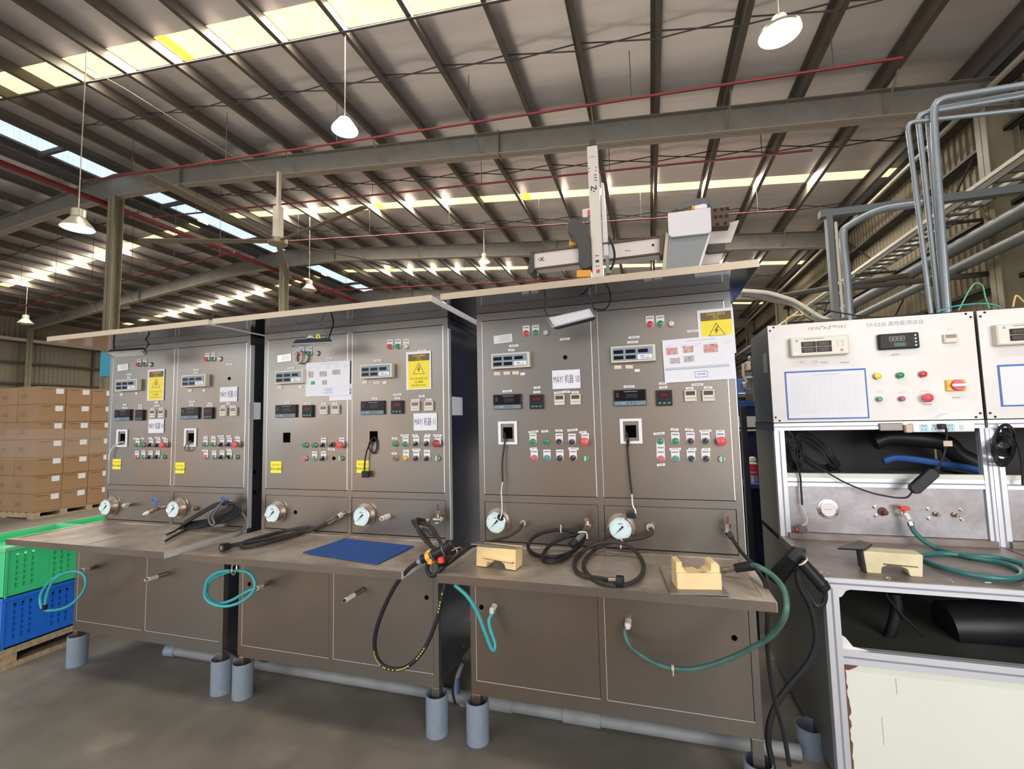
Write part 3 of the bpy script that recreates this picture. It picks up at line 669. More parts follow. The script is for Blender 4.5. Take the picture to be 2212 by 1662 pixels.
def control(r, c, kind, plate=True, below=False, bare=False):
    x, z = c.x, c.z
    if plate:
        p = put(('plate', below), lambda: plate_mesh(), 'tag_plate', r, (x, YF, z), ry=math.pi if below else 0)
        sub('plprint', lambda: plate_print(), 'print', p)
    if kind in CAPS:
        m_, rr, h = CAPS[kind]
        o = put('ring', lambda: G().lathe((0, 0, 0), (0, -1, 0), [(0, .0155), (.006, .0155), (.008, .0135), (.008, 0)], 24).mesh('ring', 'ring', True), 'push_button', r, (x, YF, z))
        sub('cap'+kind, lambda: G().lathe((0, 0, 0), (0, -1, 0), [(.006, rr), (h-.002, rr), (h, rr*.8), (h, 0)], 24).mesh('cap', m_, True), 'cap', o)
    elif kind == 'sel':
        o = put('selr', lambda: G().lathe((0, 0, 0), (0, -1, 0), [(0, .0155), (.006, .0155), (.009, .013), (.009, 0)], 24).mesh('ring', 'ring', True), 'selector_switch', r, (x, YF, z))
        ang = random.choice((.7, .8, .6, 2.2, .75))
        k = put('selk%.1f' % ang, lambda: (lambda g: (g.lathe((0, 0, 0), (0, -1, 0), [(.006, .0125), (.014, .012), (.014, 0)], 20), g.prism([(-.0045*math.cos(ang)-.012*math.sin(ang), .0045*math.sin(ang)-.012*math.cos(ang)), (.0045*math.cos(ang)-.012*math.sin(ang), -.0045*math.sin(ang)-.012*math.cos(ang)), (.0045*math.cos(ang)+.012*math.sin(ang), -.0045*math.sin(ang)+.012*math.cos(ang)), (-.0045*math.cos(ang)+.012*math.sin(ang), .0045*math.sin(ang)+.012*math.cos(ang))], lambda a, b: (a, -.013, b), lambda a, b: (a, -.024, b)), g)[2])(G()).mesh('knob', 'sel'), 'knob', o, (x, YF, z))
        put('selm%.1f' % ang, lambda: G().box(-.0009, .0009, -.0248, -.024, .004, .0115).mesh('mk', 'white'), 'pointer', o, (x, YF, z), ry=ang)
    elif kind == 'estop' or kind == 'estopd':
        o = put('esr', lambda: G().lathe((0, 0, 0), (0, -1, 0), [(0, .0165), (.006, .0165), (.008, .012), (.018, .012), (.018, 0)], 24).mesh('ring', 'ring', True), 'emergency_stop', r, (x, YF, z))
        sub('esc'+kind, lambda: G().lathe((0, 0, 0), (0, -1, 0), [(.016, .013), (.020, .020), (.028, .020), (.032, .016), (.034, 0)], 28).mesh('cap', 'red_soft' if kind == 'estop' else 'dkred', True), 'mushroom_cap', o)
    elif kind == 'gsel':
        o = put('gsr', lambda: G().lathe((0, 0, 0), (0, -1, 0), [(0, .0145), (.008, .0145), (.010, .013), (.010, 0)], 24).mesh('ring', 'ring', True), 'key_switch', r, (x, YF, z))
        sub('gsf', lambda: G().box(-.0075, .0, -.016, -.009, -.012, .012).mesh('f', 'pale_green'), 'green_flag', o)
        sub('gsg', lambda: G().box(.0005, .0075, -.0155, -.009, -.012, .012).mesh('f', 'green'), 'dark_flag', o)
    elif kind == 'hole':
        put('hole', lambda: G().cyl((0, -.0006, 0), (0, .0002, 0), .0105, n=20).mesh('h', 'black_hole'), 'hole', r, (x, YF, z))
def sticker(r, c, w_, h, ang=0, m_='label', marks=True):
    o = put(('st', round(w_, 3), round(h, 3), m_), lambda: G().box(-w_/2, w_/2, -.0008, 0, -h/2, h/2).mesh('st', m_), 'sticker', r, (c.x, YF, c.z), ry=math.radians(-ang))
    if marks and w_ > .03 and m_ == 'label':
        def mk():
            g = G(); n = int(w_/.0075)
            for k in range(1, n-1): g.box(-w_/2+(k+.1)*w_/n, -w_/2+(k+.8)*w_/n, -.0011, -.0008, -h*.22, h*.22)
            return g.mesh('mk', 'ink_grey')
        sub(('stm', round(w_, 3)), mk, 'print', o)
    return o
def gauge(r, c, dark=False, y0=0):
    c = Vector((c.x, y0, c.z))
    o = put('gfl', lambda: G().lathe((0, 0, 0), (0, -1, 0), [(0, .064), (.003, .064), (.0035, .052), (.0035, 0)], 40).mesh('fl', 'brass', True), 'pressure_gauge', r, c)
    sub('gbd', lambda: G().lathe((0, 0, 0), (0, -1, 0), [(.003, .050), (.034, .050), (.038, .053), (.044, .053), (.046, .050), (.043, .0475)], 40).mesh('bd', 'chrome', True), 'bezel', o)
    sub('gdl', lambda: G().lathe((0, 0, 0), (0, -1, 0), [(.041, .048), (.042, .048), (.042, 0)], 40).mesh('dl', 'dial'), 'dial', o)
    def nd():
        g = G(); a = math.radians(45)
        d = Vector((math.cos(a), 0, math.sin(a))); q = Vector((-math.sin(a), 0, math.cos(a))); y = Vector((0, -.0435, 0)); y2 = Vector((0, -.0445, 0))
        for yy in (y,):
            p = [-d*.036, q*.0022+d*.0, d*.008+q*.002, d*.008+q*.005, d*.017+q*.004, d*.017-q*.004, d*.008-q*.005, d*.008-q*.002, -q*.0022]
            g.prism(list(range(len(p))), lambda k: p[k]+y, lambda k: p[k]+y2) if False else g.add([v+y for v in p]+[v+y2 for v in p], [(i, (i+1) % 9, 9+(i+1) % 9, 9+i) for i in range(9)]+[tuple(range(9)), tuple(range(9, 18))])
        g.lathe((0, 0, 0), (0, -1, 0), [(.042, .004), (.046, .004), (.046, 0)], 12)
        return g.mesh('nd', 'black_plastic')
    sub('gnd', nd, 'needle', o)
    def tk():
        g = G()
        for k in range(21):
            t = math.radians(225-k*13.5); R1, R2 = (.036 if k % 5 == 0 else .0395), .043; s = .0008 if k % 5 == 0 else .0004
            a = Vector((math.cos(t), 0, math.sin(t))); q = Vector((-a.z, 0, a.x))*s
            g.add([a*R1+q+Vector((0, -.0424, 0)), a*R1-q+Vector((0, -.0424, 0)), a*R2-q+Vector((0, -.0424, 0)), a*R2+q+Vector((0, -.0424, 0))], [(0, 1, 2, 3)])
        return g.mesh('tk', 'ink')
    sub('gtk', tk, 'scale_mark', o)
    put(('t', 'MPa'), lambda: text_mesh('MPa', .012, 'ink'), 'unit_print', o, c+Vector((0, -.0425, .022)))
    for k in range(3):
        t = math.radians(90+k*120); put('scr', lambda: G().lathe((0, 0, 0), (0, -1, 0), [(0, .0035), (.003, .003), (.003, 0)], 10).mesh('s', 'chrome'), 'screw', o, c+Vector((.058*math.cos(t), -.003, .058*math.sin(t))))
    return o
def bezel(r, c, hc, has=True, w_=.100, h=.116):
    if has:
        def mk():
            g = G(); wo, ho, wi, hi = w_/2, h/2, w_/2-.015, h/2-.012
            for a in ((-wo, wo, hi, ho), (-wo, wo, -ho, -hi)): g.box(a[0], a[1], -.006, 0, a[2], a[3])
            g.box(-wo, -wi, -.006, 0, -hi, hi); g.box(wi, wo, -.006, 0, -hi, hi)
            return g.mesh('bz', 'white')
        put(('bz', w_), mk, 'socket_bezel', r, (c.x, YF, c.z))
    put('cut', lambda: G().box(-.0245, .0245, -.0009, 0, -.029, .029).mesh('cut', 'black_hole'), 'cutout', r, (hc.x, YF, hc.z))
def ctr(Z, X0, X1, Y0, Y1, y=0): return at(*Z((X0+X1)/2, (Y0+Y1)/2), y=y)
BAYS = [
 dict(s=0, Z=Z1, k=.62, ind=[(946, 472, 'red', 1), (986, 470, 'green', 1), (1027, 470, 'white', 0)], np=(849, 492), lab=[(893, 541), (891, 562), (863, 750), (863, 772), (969, 754), (969, 773), (1084, 757), (1054, 777), (1113, 776), (940, 985), (985, 983), (1037, 981), (1087, 978), (1133, 980)],
      meter=(883, 616), amb=[(840, 680), (1082, 733)], ws=[(943, 673)], pid=(847, 822), sp=(965, 822), tm=[(1053, 812), (1112, 812)], bz=(845, 981), hole=(849, 980),
      r1=[(935, 1028, 'green', 1), (975, 1030, 'green', 0), (1030, 1028, 'sel', 1), (1080, 1030, 'sel', 1), (1118, 1028, 'estop', 1)], r2=[(930, 1112, 'redc', 1), (975, 1110, 'teal', 1), (1025, 1112, 'sel', 1), (1075, 1110, 'sel', 1), (1120, 1112, 'gsel', 0)], yel=(806, 1160), g=(775, 1450)),
 dict(s=0, Z=Z1, k=.66, ind=[(1418, 435, 'red', 1), (1458, 433, 'green', 1), (1506, 432, 'white', 0)], lab=[(1356, 509), (1354, 529), (1585, 471), (1327, 730), (1323, 751), (1449, 740), (1449, 757), (1577, 742), (1540, 760), (1608, 760), (1420, 972), (1473, 972), (1525, 968), (1580, 968), (1638, 973), (1415, 1066), (1580, 1060)],
      meter=(1347, 586), amb=[(1312, 652)], ws=[(1409, 652)], pid=(1313, 809), sp=(1441, 808), tm=[(1541, 798), (1611, 797)], bz=(1317, 976), hole=(1320, 978), hl=(1582, 569),
      r1=[(1405, 1025, 'green', 1), (1460, 1025, 'green', 1), (1520, 1025, 'sel', 1), (1572, 1025, 'sel', 1), (1620, 1025, 'estop', 1)], r2=[(1408, 1112, 'redc', 1), (1465, 1112, 'teal', 1), (1520, 1112, 'sel', 1), (1572, 1112, 'sel', 1), (1622, 1112, 'gsel', 0)], yel=(1243, 1186), g=(1238, 1463)),
 dict(s=1, Z=Z2, k=.75, ind=[(347, 397, 'red', 1), (400, 395, 'green', 1), (455, 393, 'white', 0)], np=(237, 428), lab=[(283, 497), (549, 430), (256, 737), (400, 741), (511, 742), (588, 741), (563, 1058)],
      meter=(278, 560), amb=[(206, 631)], ws=[(350, 627)], pid=(248, 795), sp=(399, 795), tm=[(509, 785), (590, 782)], hole=(253, 977),
      r1=[(373, 1030, 'green', 0), (436, 1030, 'green', 0), (497, 1028, 'sel', 1), (560, 1027, 'sel', 0), (615, 1028, 'estop', 1)], r2=[(371, 1122, 'redc', 0), (435, 1122, 'teal', 1), (497, 1122, 'sel', 1), (567, 1122, 'hole', 0), (622, 1122, 'gsel', 0)], yel=(180, 1181), g=(192, 1490)),
 dict(s=1, Z=Z2, k=.8, ind=[(959, 347, 'red', 1), (1015, 345, 'green', 1), (1072, 345, 'white', 1)], lab=[(880, 445), (1186, 377), (862, 707), (1018, 680), (1018, 705), (1187, 691), (1143, 718), (1235, 715), (999, 983), (1069, 961), (1139, 961), (1227, 960), (1295, 961), (997, 1087), (1079, 1067), (1149, 1061), (1223, 1067), (874, 598)],
      meter=(877, 519), amb=[(792, 595)], ws=[(930, 597)], pid=(847, 771), sp=(1016, 767), tm=[(1141, 760), (1235, 758)], hole=(853, 969),
      r1=[(995, 1022, 'green', 0), (1066, 1023, 'green', 1), (1140, 1021, 'sel', 1), (1214, 1020, 'sel', 1), (1284, 1018, 'estopd', 1)], r2=[(998, 1121, 'dkred', 0), (1069, 1121, 'orange', 1), (1141, 1121, 'sel', 1), (1215, 1122, 'sel', 1), (1291, 1121, 'gsel', 0)], yel=(778, 1178), g=(798, 1512)),
 dict(s=2, Z=Z3, k=1, ind=[(363, 428, 'red', 1), (418, 425, 'green', 1), (478, 423, 'white', 0)], np=(232, 462), lab=[(295, 502), (280, 527), (590, 463), (257, 765), (429, 744), (428, 770), (556, 773), (602, 768), (650, 771), (408, 1000), (474, 997), (556, 993), (634, 990), (695, 1003), (408, 1098), (640, 1098)],
      meter=(277, 588), amb=[(198, 664), (254, 661), (305, 659)], ws=[(346, 665)], pid=(257, 826), sp=(427, 826), tm=[(559, 815), (652, 812)], bz=(260, 1006), hole=(260, 1007), hl=(592, 569),
      r1=[(403, 1058, 'green', 1), (480, 1056, 'green', 0), (555, 1058, 'sel', 1), (630, 1060, 'sel', 1), (705, 1058, 'estop', 1)], r2=[(410, 1152, 'redc', 1), (484, 1152, 'teal', 1), (559, 1153, 'sel', 1), (636, 1153, 'sel', 1), (713, 1155, 'gsel', 0)], g=(204, 1516)),
 dict(s=2, Z=Z3, k=1, ind=[(1084, 375, 'red', 1), (1143, 372, 'green', 1), (1208, 371, 'white', 0)], lab=[(990, 453), (983, 481), (1332, 417), (962, 738), (1157, 720), (1160, 743), (1357, 727), (1312, 748), (1419, 744), (1135, 1010), (1225, 987), (1310, 988), (1403, 995), (1490, 997), (1147, 1191), (1229, 1100), (1328, 1101), (1408, 1101)],
      meter=(985, 549), amb=[(897, 626), (963, 624)], ws=[(1009, 645)], pid=(966, 802), sp=(1165, 804), tm=[(1317, 791), (1421, 789)], bz=(973, 996), hole=(972, 998),
      r1=[(1143, 1055, 'green', 2), (1232, 1055, 'green', 1), (1319, 1055, 'sel', 1), (1406, 1054, 'sel', 1), (1497, 1055, 'estop', 1)], r2=[(1147, 1158, 'redc', 1), (1232, 1158, 'teal', 1), (1323, 1157, 'sel', 1), (1409, 1157, 'sel', 1), (1500, 1159, 'gsel', 0)], g=(915, 1551)),
]
for B in BAYS:
    r = ST[B['s']]; Z = B['Z']
    for (X, Y, c, p) in B['ind']: control(r, at(*Z(X, Y), y=-.014), c, bool(p))
    if 'np' in B: 
        c = at(*Z(*B['np']), y=0); o = sticker(r, c, .10, .042, 3, 'silver_label', False)
        sub('npt', lambda: (lambda g: ([g.box(-.02, .04, -.0011, -.0008, .012-.006*k, .0135-.006*k) for k in range(5)], g)[1])(G()).mesh('p', 'ink_grey'), 'print', o)
    for k, (X, Y) in enumerate(B['lab']): sticker(r, at(*Z(X, Y), y=0), (.050, .034, .036)[k % 3] if Y > 500/1 else .050, .0105, random.uniform(-3, 3) if Y < 900 or B['s'] < 2 else random.uniform(-6, 6))
    meter(r, at(*Z(*B['meter']), y=-.018))
    for (X, Y) in B['amb']: sticker(r, at(*Z(X, Y), y=0), .034, .017, random.uniform(-4, 4), 'amber_label')
    for (X, Y) in B['ws']: sticker(r, at(*Z(X, Y), y=0), .024, .013, 2, 'label', False)
    pid(r, at(*Z(*B['pid']), y=-.008)); smallpid(r, at(*Z(*B['sp']), y=-.008))
    for q in B['tm']: timer(r, at(*Z(*q), y=-.008))
    hc = at(*Z(*B['hole']), y=0); bezel(r, at(*Z(*B['bz']), y=0) if 'bz' in B else hc, hc, 'bz' in B)
    for (X, Y, c, p) in B['r1']+B['r2']: control(r, at(*Z(X, Y), y=-.024 if 'estop' in c else -.014), c, bool(p), p == 2)
    if 'hl' in B: control(r, at(*Z(*B['hl']), y=0), 'hole', 0)
    if 'yel' in B:
        o = sticker(r, at(*Z(*B['yel']), y=0), .078, .068, 0, 'yellow2', False)
        c = at(*Z(*B['yel']), y=0)
        text('等待合模时', .0165, 'ink', o, (c.x, -.0010, c.z-.012), 'lettering')
        put('ylt', lambda: (lambda g: ([g.box(-.03+k*.0095, -.024+k*.0095, -.0012, -.0008, .006, .02) for k in range(7)], g)[1])(G()).mesh('p', 'sign_gold'), 'faded_print', o, (c.x, 0, c.z))
    g = gauge(r, at(*Z(*B['g']), y=0))
    if B is BAYS[4]:
        G().lathe((WL[g.name].x+.028, 0, WL[g.name].z+.028), (0, -1, 0), [(.0435, .019), (.047, .015), (.047, 0)], 7).build('ink_blob', 'black_plastic', g)
# holes in lower doors and side panels
for i, Z, q in ((2, ZR, (340, 659)), (2, ZR, (1890, 848)), (1, ZM, (1432, 604)), (1, ZM, (338, 521))):
    c = at(*Z(*q), y=DL); G().cyl((c.x, DL-.0006, c.z), (c.x, DL+.001, c.z), .011, n=20).build('hole', 'black_hole', ST[i])
for q in ((1757, 1215), (1757, 1355)):
    c = at(*Z1(*q), x=XS[0]+W); G().cyl((c.x-.001, c.y, c.z), (c.x+.0008, c.y, c.z), .013, n=20).build('hole', 'black_hole', ST[0])
c = at(*Z2(313, 1493), y=0); G().cyl((c.x, -.0006, c.z), (c.x, .001, c.z), .011, n=20).build('hole', 'black_hole', ST[1])
for i, q in ((0, (1762, 790)),):
    c = at(*Z1(*q), x=XS[0]+W); G().box(c.x, c.x+.001, c.y-.05, c.y+.04, c.z-.055, c.z+.05).build('paper_label', 'paper', ST[0])
c = at(*Z2(1432, 760), x=XS[1]+W); G().box(c.x, c.x+.001, c.y-.07, c.y+.07, c.z-.05, c.z+.05).build('paper_label', 'paper', ST[1])
# ---------------------------------------------------------------- papers and signs on the doors
def sheet(Z, X, Y, w_, h, name, label, cat, m_='paper', ang=0, y=-.002, group=None):
    c = at(*Z(X, Y), y=0)
    o = G().box(-w_/2, w_/2, -.0006, 0, -h/2, h/2); me = o.mesh(name, m_)
    ob = bpy.data.objects.new(name, me); COL.objects.link(ob); ob.location = (c.x, y, c.z); ob.rotation_euler = (0, math.radians(-ang), 0); WL[ob.name] = Vector((c.x, y, c.z))
    tag(ob, label, cat, group); return ob, Vector((c.x, y, c.z))
def tx(ob, s, size, m_, dx, dz, bold=0, sx=1, name='lettering'):
    me = text_mesh(s, size, m_, .0001, bold, sx); o = bpy.data.objects.new(name, me); COL.objects.link(o); o.parent = ob; o.location = (dx, -.0008, dz); WL[o.name] = WL[ob.name]; return o
def rect(ob, x0, x1, z0, z1, m_, name='panel', y=-.0007, t=.0002):
    me = G().box(x0, x1, y-t, y, z0, z1).mesh(name, m_); o = bpy.data.objects.new(name, me); COL.objects.link(o); o.parent = ob; WL[o.name] = WL[ob.name]; return o
GN = 'machine number sheets'
for Z, X, Y, n, lab in ((Z3, 598, 696, '10', 'on the nearest stand left door'), (Z2, 1211, 868, '11', 'on the middle stand right door'), (Z1, 1580, 678, '13', 'on the leftmost stand right door'), (Z1, 1080, 897, '14', 'on the leftmost stand left door, low')):
    ob, c = sheet(Z, X, Y, .138, .092, 'number_sheet', 'white sheet reading MÁY 机器 '+n+' '+lab, 'sign', group=GN)
    tx(ob, 'MÁY/ 机器 '+n, .046, 'ink', 0, -.002, 0, .48)
ob, c = sheet(Z2, 626, 664, .150, .092, 'number_sheet', 'white sheet with only the numeral 2 showing from behind the instruction sheet', 'sign', group=GN)
tx(ob, '2', .040, 'ink', .067, .002, .0006, .6)
def warn(Z, X, Y, lab, w_=.150, h=.207, ang=0):
    ob, c = sheet(Z, X, Y, w_, h, 'warning_sign', lab, 'sign', group='electric shock warning signs', ang=ang)
    s = w_/.15
    rect(ob, -.062*s, .066*s, -.098*s, .090*s, 'yellow', 'yellow_field'); rect(ob, -.062*s, .066*s, .052*s, .090*s, 'brown_ink', 'header', -.0009)
    tx(ob, 'CẢNH BÁO!', .016*s, 'sign_gold', .002, .080*s, .0003, .9).location.y = -.0013
    tx(ob, '警告', .012*s, 'sign_gold', .002, .067*s).location.y = -.0013
    tx(ob, 'WARNING !', .008*s, 'sign_gold', .002, .057*s).location.y = -.0013
    g = G(); P = [Vector((0, 0, .040)), Vector((-.036, 0, -.022)), Vector((.036, 0, -.022))]; cc = Vector((0, 0, -.002)); Q = [cc+(p-cc)*.86 for p in P]
    y = Vector((.002, -.0010, .002))
    for i in range(3): j = (i+1) % 3; g.add([(P[i]*s+y), (P[j]*s+y), (Q[j]*s+y), (Q[i]*s+y)], [(0, 1, 2, 3)])
    bl = [(.004, .024), (-.012, -.002), (-.001, .002), (-.006, -.016), (.011, .009), (.001, .005), (.008, .024)]
    g.add([Vector((a, 0, b))*s+y for a, b in bl], [tuple(range(7))])
    me = g.mesh('pictogram', 'brown_ink'); o = bpy.data.objects.new('pictogram', me); COL.objects.link(o); o.parent = ob; WL[o.name] = WL[ob.name]
    for k, (t_, sz) in enumerate((('CẨN THẬN ĐIỆN GIẬT', .0115), ('当心触电', .014), ('ELECTRIC SHOCK', .012))): tx(ob, t_, sz*s, 'brown_ink', .002, (-.045-k*.018)*s, .0002, .9)
    return ob
warn(Z2, 1165, 513, 'yellow electric shock warning sign on the middle stand right door')
warn(Z1, 1078, 613, 'yellow electric shock warning sign on the leftmost stand')
warn(Z3, 1466, 420, 'yellow electric shock warning sign half covered by an instruction sheet on the nearest stand', ang=1)
def instr(Z, X, Y, ang, lab, kind):
    ob, c = sheet(Z, X, Y, .300, .198, 'instruction_sheet', lab, 'paper sheet', ang=ang, y=-.006, group='instruction sheets with small photographs')
    y = -.0007
    g = G()
    for k in range(5): g.box(-.135+k*.062, -.105+k*.062, y-.0002, y, .068, .0705); g.box(-.135+k*.062, -.115+k*.062, y-.0002, y, .060, .062)
    g.box(-.05, .08, y-.0002, y, .084, .088)
    for k in range(6): g.box(-.145+k*.055, -.1445+k*.055, y-.0002, y, -.078, -.040)
    for z in (-.040, -.052, -.065, -.078): g.box(-.145, .135, y-.0002, y, z, z+.0006)
    o = bpy.data.objects.new('print', g.mesh('print', 'gridline')); COL.objects.link(o); o.parent = ob; WL[o.name] = WL[ob.name]
    ph = [(-.11, .045, .05, .032), (-.04, .048, .045, .030), (.055, .045, .06, .038), (-.10, -.0, .045, .026), (-.04, .004, .045, .028)] if kind else [(-.115, .030, .035, .035), (-.03, .03, .05, .03), (.06, .036, .055, .028), (-.02, -.02, .032, .028)]
    for k, (a, b, w_, h) in enumerate(ph): rect(ob, a-w_/2, a+w_/2, b-h/2, b+h/2, 'photo_b' if kind and k in (0, 1, 2) else 'photo_a', 'photo')
    if kind: rect(ob, -.145, .125, -.044, -.030, 'gridline', 'grey_band')
    else: rect(ob, -.115, -.085, -.030, -.010, 'green', 'green_stamp')
    g = G(); g.box(-.02, .035, y-.0003, y, -.058, -.056); g.box(-.02, .035, y-.0003, y, -.083, -.081); g.box(-.02, -.0185, y-.0003, y, -.083, -.056); g.box(.0335, .035, y-.0003, y, -.083, -.056); g.box(-.01, .025, y-.0003, y, -.070, -.067)
    o = bpy.data.objects.new('stamp', g.mesh('stamp', 'blue_edge')); COL.objects.link(o); o.parent = ob; WL[o.name] = WL[ob.name]
instr(Z3, 1362, 580, 1.2, 'white instruction sheet with red product photographs on the nearest stand right door', 1)
instr(Z2, 540, 572, -.5, 'white instruction sheet with small photographs on the middle stand left door', 0)
# clear pocket edge at right of nearest sheet
# ---------------------------------------------------------------- fittings and hoses
def elbow_nozzle(parent, base, tip, yb, yt, r0=.013, m0='brass', m1='fit_white', nm='nozzle'):
    a = at(*base, y=yb); b = at(*tip, y=yt)
    o = G().cyl(a, a.lerp(b, .45), r0*1.15, r0*1.15, 12).build(nm, m0, parent, True)
    G().cyl(a.lerp(b, .4), a.lerp(b, .85), r0, r0, 12).build('coupler', m1, o, True); G().cyl(a.lerp(b, .85), b, r0*.7, r0*.6, 12).build('spout', 'chrome', o, True)
    return o
elbow_nozzle(ST[0], Z1(898, 1440), Z1(848, 1446), 0, -.07, .011, 'chrome')
elbow_nozzle(ST[0], Z1(1360, 1466), Z1(1325, 1470), 0, -.03, .012, 'brass', 'brass')
elbow_nozzle(ST[0], Z1(1130, 1452), Z1(1060, 1478), 0, -.07, .013, 'chrome', 'brass', 'valve_body')
v = elbow_nozzle(ST[0], Z1(1060, 1478), Z1(985, 1512), -.07, -.12, .012, 'brass', 'fit_white', 'valve_outlet')
def handwheel(parent, px, y, r, m_='pipe_grey'):
    c = at(*px, y=y); g = G()
    ring = [c+Vector((r*math.cos(t), -.3*r*math.sin(t), r*.8*math.sin(t))) for t in [2*math.pi*k/16 for k in range(17)]]
    g.tube(ring, r*.2, 6); [g.cyl(c, ring[k], r*.13, n=5) for k in (0, 5, 10)]; g.cyl(c, c+Vector((0, .01, -.05)), r*.18, n=6)
    return g.build('handwheel', m_, parent, True)
MT['blue_wheel'] = mat('blue valve handle', (.10, .20, .40), .45)
handwheel(ST[0], Z1(1068, 1413), -.07, .024, 'blue_wheel'); handwheel(ST[0], ZA(925, 120), -.06, .022, 'blue_wheel')
elbow_nozzle(ST[0], ZA(960, 180), ZA(915, 205), 0, -.05, .012, 'chrome', 'fit_white')
elbow_nozzle(ST[1], Z2(958, 1520), Z2(900, 1540), 0, -.07, .013, 'fit_white', 'fit_white')
elbow_nozzle(ST[1], Z2(652, 1498), Z2(600, 1528), 0, -.08, .013, 'chrome', 'fit_white')
elbow_nozzle(ST[0], ZL(1062, 414), ZL(925, 456), DL, DL-.13, .012, 'brass', 'fit_white')
elbow_nozzle(ST[0], ZL(598, 372), ZL(515, 394), DL, DL-.11, .012, 'brass', 'fit_white')
elbow_nozzle(ST[1], ZM(448, 515), ZM(372, 552), DL, DL-.13, .012, 'brass', 'fit_white')
elbow_nozzle(ST[1], ZM(1042, 553), ZM(912, 632), DL, DL-.13, .012, 'brass', 'fit_white')
def needle_valve(parent, base, y, stem_top, arm=None):
    c = at(*base, y=0); q = at(*base, y=y)
    o = G().cyl(c, q, .013, .013, 10).build('tee_valve', 'brass', parent, True)
    t = at(*stem_top, y=y); d = t-q
    G().cyl(q, q+d*.45, .012, .010, 8).cyl(q+d*.3, q+d*.55, .015, .015, 6).build('bonnet', 'brass', o)
    G().cyl(q+d*.5, t, .0045, .004, 6).build('stem', 'rust', o); return q
needle_valve(ST[1], Z2(1300, 1530), -.05, Z2(1296, 1440))
needle_valve(ST[2], Z3(722, 1540), -.055, Z3(717, 1460)); needle_valve(ST[2], Z3(1530, 1580), -.055, Z3(1533, 1490))
def hose(name, pts, r, m_, label, cat='hose', group=None, k=6, n=10):
    o = G().tube(spline(pts, k), r, n).build(name, m_, None, True); return tag(o, label, cat, group)
def path(Z, lst, ys, lift=None):
    """pixels on a hanging plane; ys = one depth or a (first, last) pair"""
    out = []; N = len(lst)-1
    for i, q in enumerate(lst):
        y = ys if not isinstance(ys, tuple) else ys[0]+(ys[1]-ys[0])*i/max(N, 1)
        p = at(*Z(*q), y=y)
        if lift is not None and p.z < lift: p = at(*Z(*q), z=lift)
        out.append(p)
    return out
def end_cap(parent, a, b, r, m_='black_plastic', nm='end_connector'):
    d = (b-a).normalized(); o = G().cyl(a, b, r, r, 14).build(nm, m_, parent, True)
    G().cyl(b, b+d*.001, r*.6, r*.6, 12).build('bore', 'brass', o); return o
# teal hoses at the lower doors
p = path(ZL, [(520, 394), (430, 402), (335, 448), (268, 530), (258, 600), (285, 645), (370, 643), (450, 612), (520, 545), (549, 475), (530, 415), (480, 398), (410, 412), (340, 460), (302, 540), (288, 610)], (DL-.11, DL-.17))
h = hose('water_hose', p, .0075, 'hose_teal', 'single teal hose loop hanging below the leftmost counter', group='teal hoses'); end_cap(h, p[-1], p[-1]+Vector((-.004, 0, -.03)), .013)
p = path(ZA, [(1345, 1350), (1200, 1415), (1050, 1505), (900, 1555), (770, 1535), (690, 1450), (690, 1330), (760, 1230), (900, 1155), (1050, 1112), (1200, 1115), (1300, 1170), (1345, 1290), (1310, 1410), (1200, 1510), (1050, 1580), (900, 1598), (740, 1555), (660, 1470), (660, 1370), (690, 1250), (780, 1160), (900, 1115), (1000, 1110)], (DL-.12, DL-.17))
h = hose('water_hose', p, .0078, 'hose_teal', 'double coiled teal hose hanging between the left and middle stands', group='teal hoses', k=5)
c = at(*ZA(1060, 1080), y=DL-.15); G().tube([c+Vector((.016*math.cos(t), .004*math.sin(t), .03*math.sin(t))) for t in [2*math.pi*k/14 for k in range(15)]], .0035, 6).build('hose_clamp', 'chrome', h, True)
p = path(ZM, [(262, 420), (240, 560), (160, 660), (133, 760), (140, 850), (190, 925), (265, 970)], (-.05, DL-.005))
hose('power_cable', p, .005, 'hose_black', 'black cable hanging in the gap beside the double teal hose', 'cable')
p = path(ZR, [(175, 522), (250, 588), (310, 680), (358, 800), (392, 890), (414, 922), (422, 880), (396, 800), (386, 740), (402, 700), (418, 670)], (-.30, DL-.03))
h = hose('water_hose', p, [.0095]*1 and .0088, 'hose_teal', 'teal hose drooping in a narrow loop at the nearest stand left lower door', group='teal hoses')
c = at(*ZR(420, 665), y=DL); G().cyl(c+Vector((0, 0, .012)), c+Vector((0, -.035, .0)), .014, n=12).cyl(c+Vector((0, -.03, .012)), p[-2], .013, .011, 12).build('barb_fitting', 'fit_white', h, True)
ys = [DL-.04, DL-.045, DL-.06, DL-.08, DL-.10, DL-.12, DL-.15, DL-.18, DL-.22, DL-.26, -.46, -.50, -.46, -.38, -.34, -.30]
lst = [(1232, 775), (1218, 820), (1255, 900), (1345, 968), (1450, 1018), (1600, 1040), (1750, 1012), (1900, 955), (2000, 905), (2095, 850), (2165, 775), (2208, 680), (2196, 560), (2130, 470), (2040, 412), (1990, 400)]
p = [at(*ZR(*q), y=y) for q, y in zip(lst, ys)]
h = hose('water_hose', p, .0095, 'hose_green', 'dusty green hose sagging across the nearest stand right lower door and round the counter')
c = at(*ZR(1240, 740), y=DL); G().cyl(c, c+Vector((0, -.04, -.005)), .013, n=12).cyl(c+Vector((0, -.035, .005)), p[0]+Vector((0, 0, -.01)), .0135, .012, 12).build('barb_fitting', 'fit_white', h, True)
G().cyl(p[-1]+Vector((.01, 0, 0)), at(*ZR(1895, 420), y=-.28), .018, .016, 14).build('end_connector', 'black_plastic', h, True)
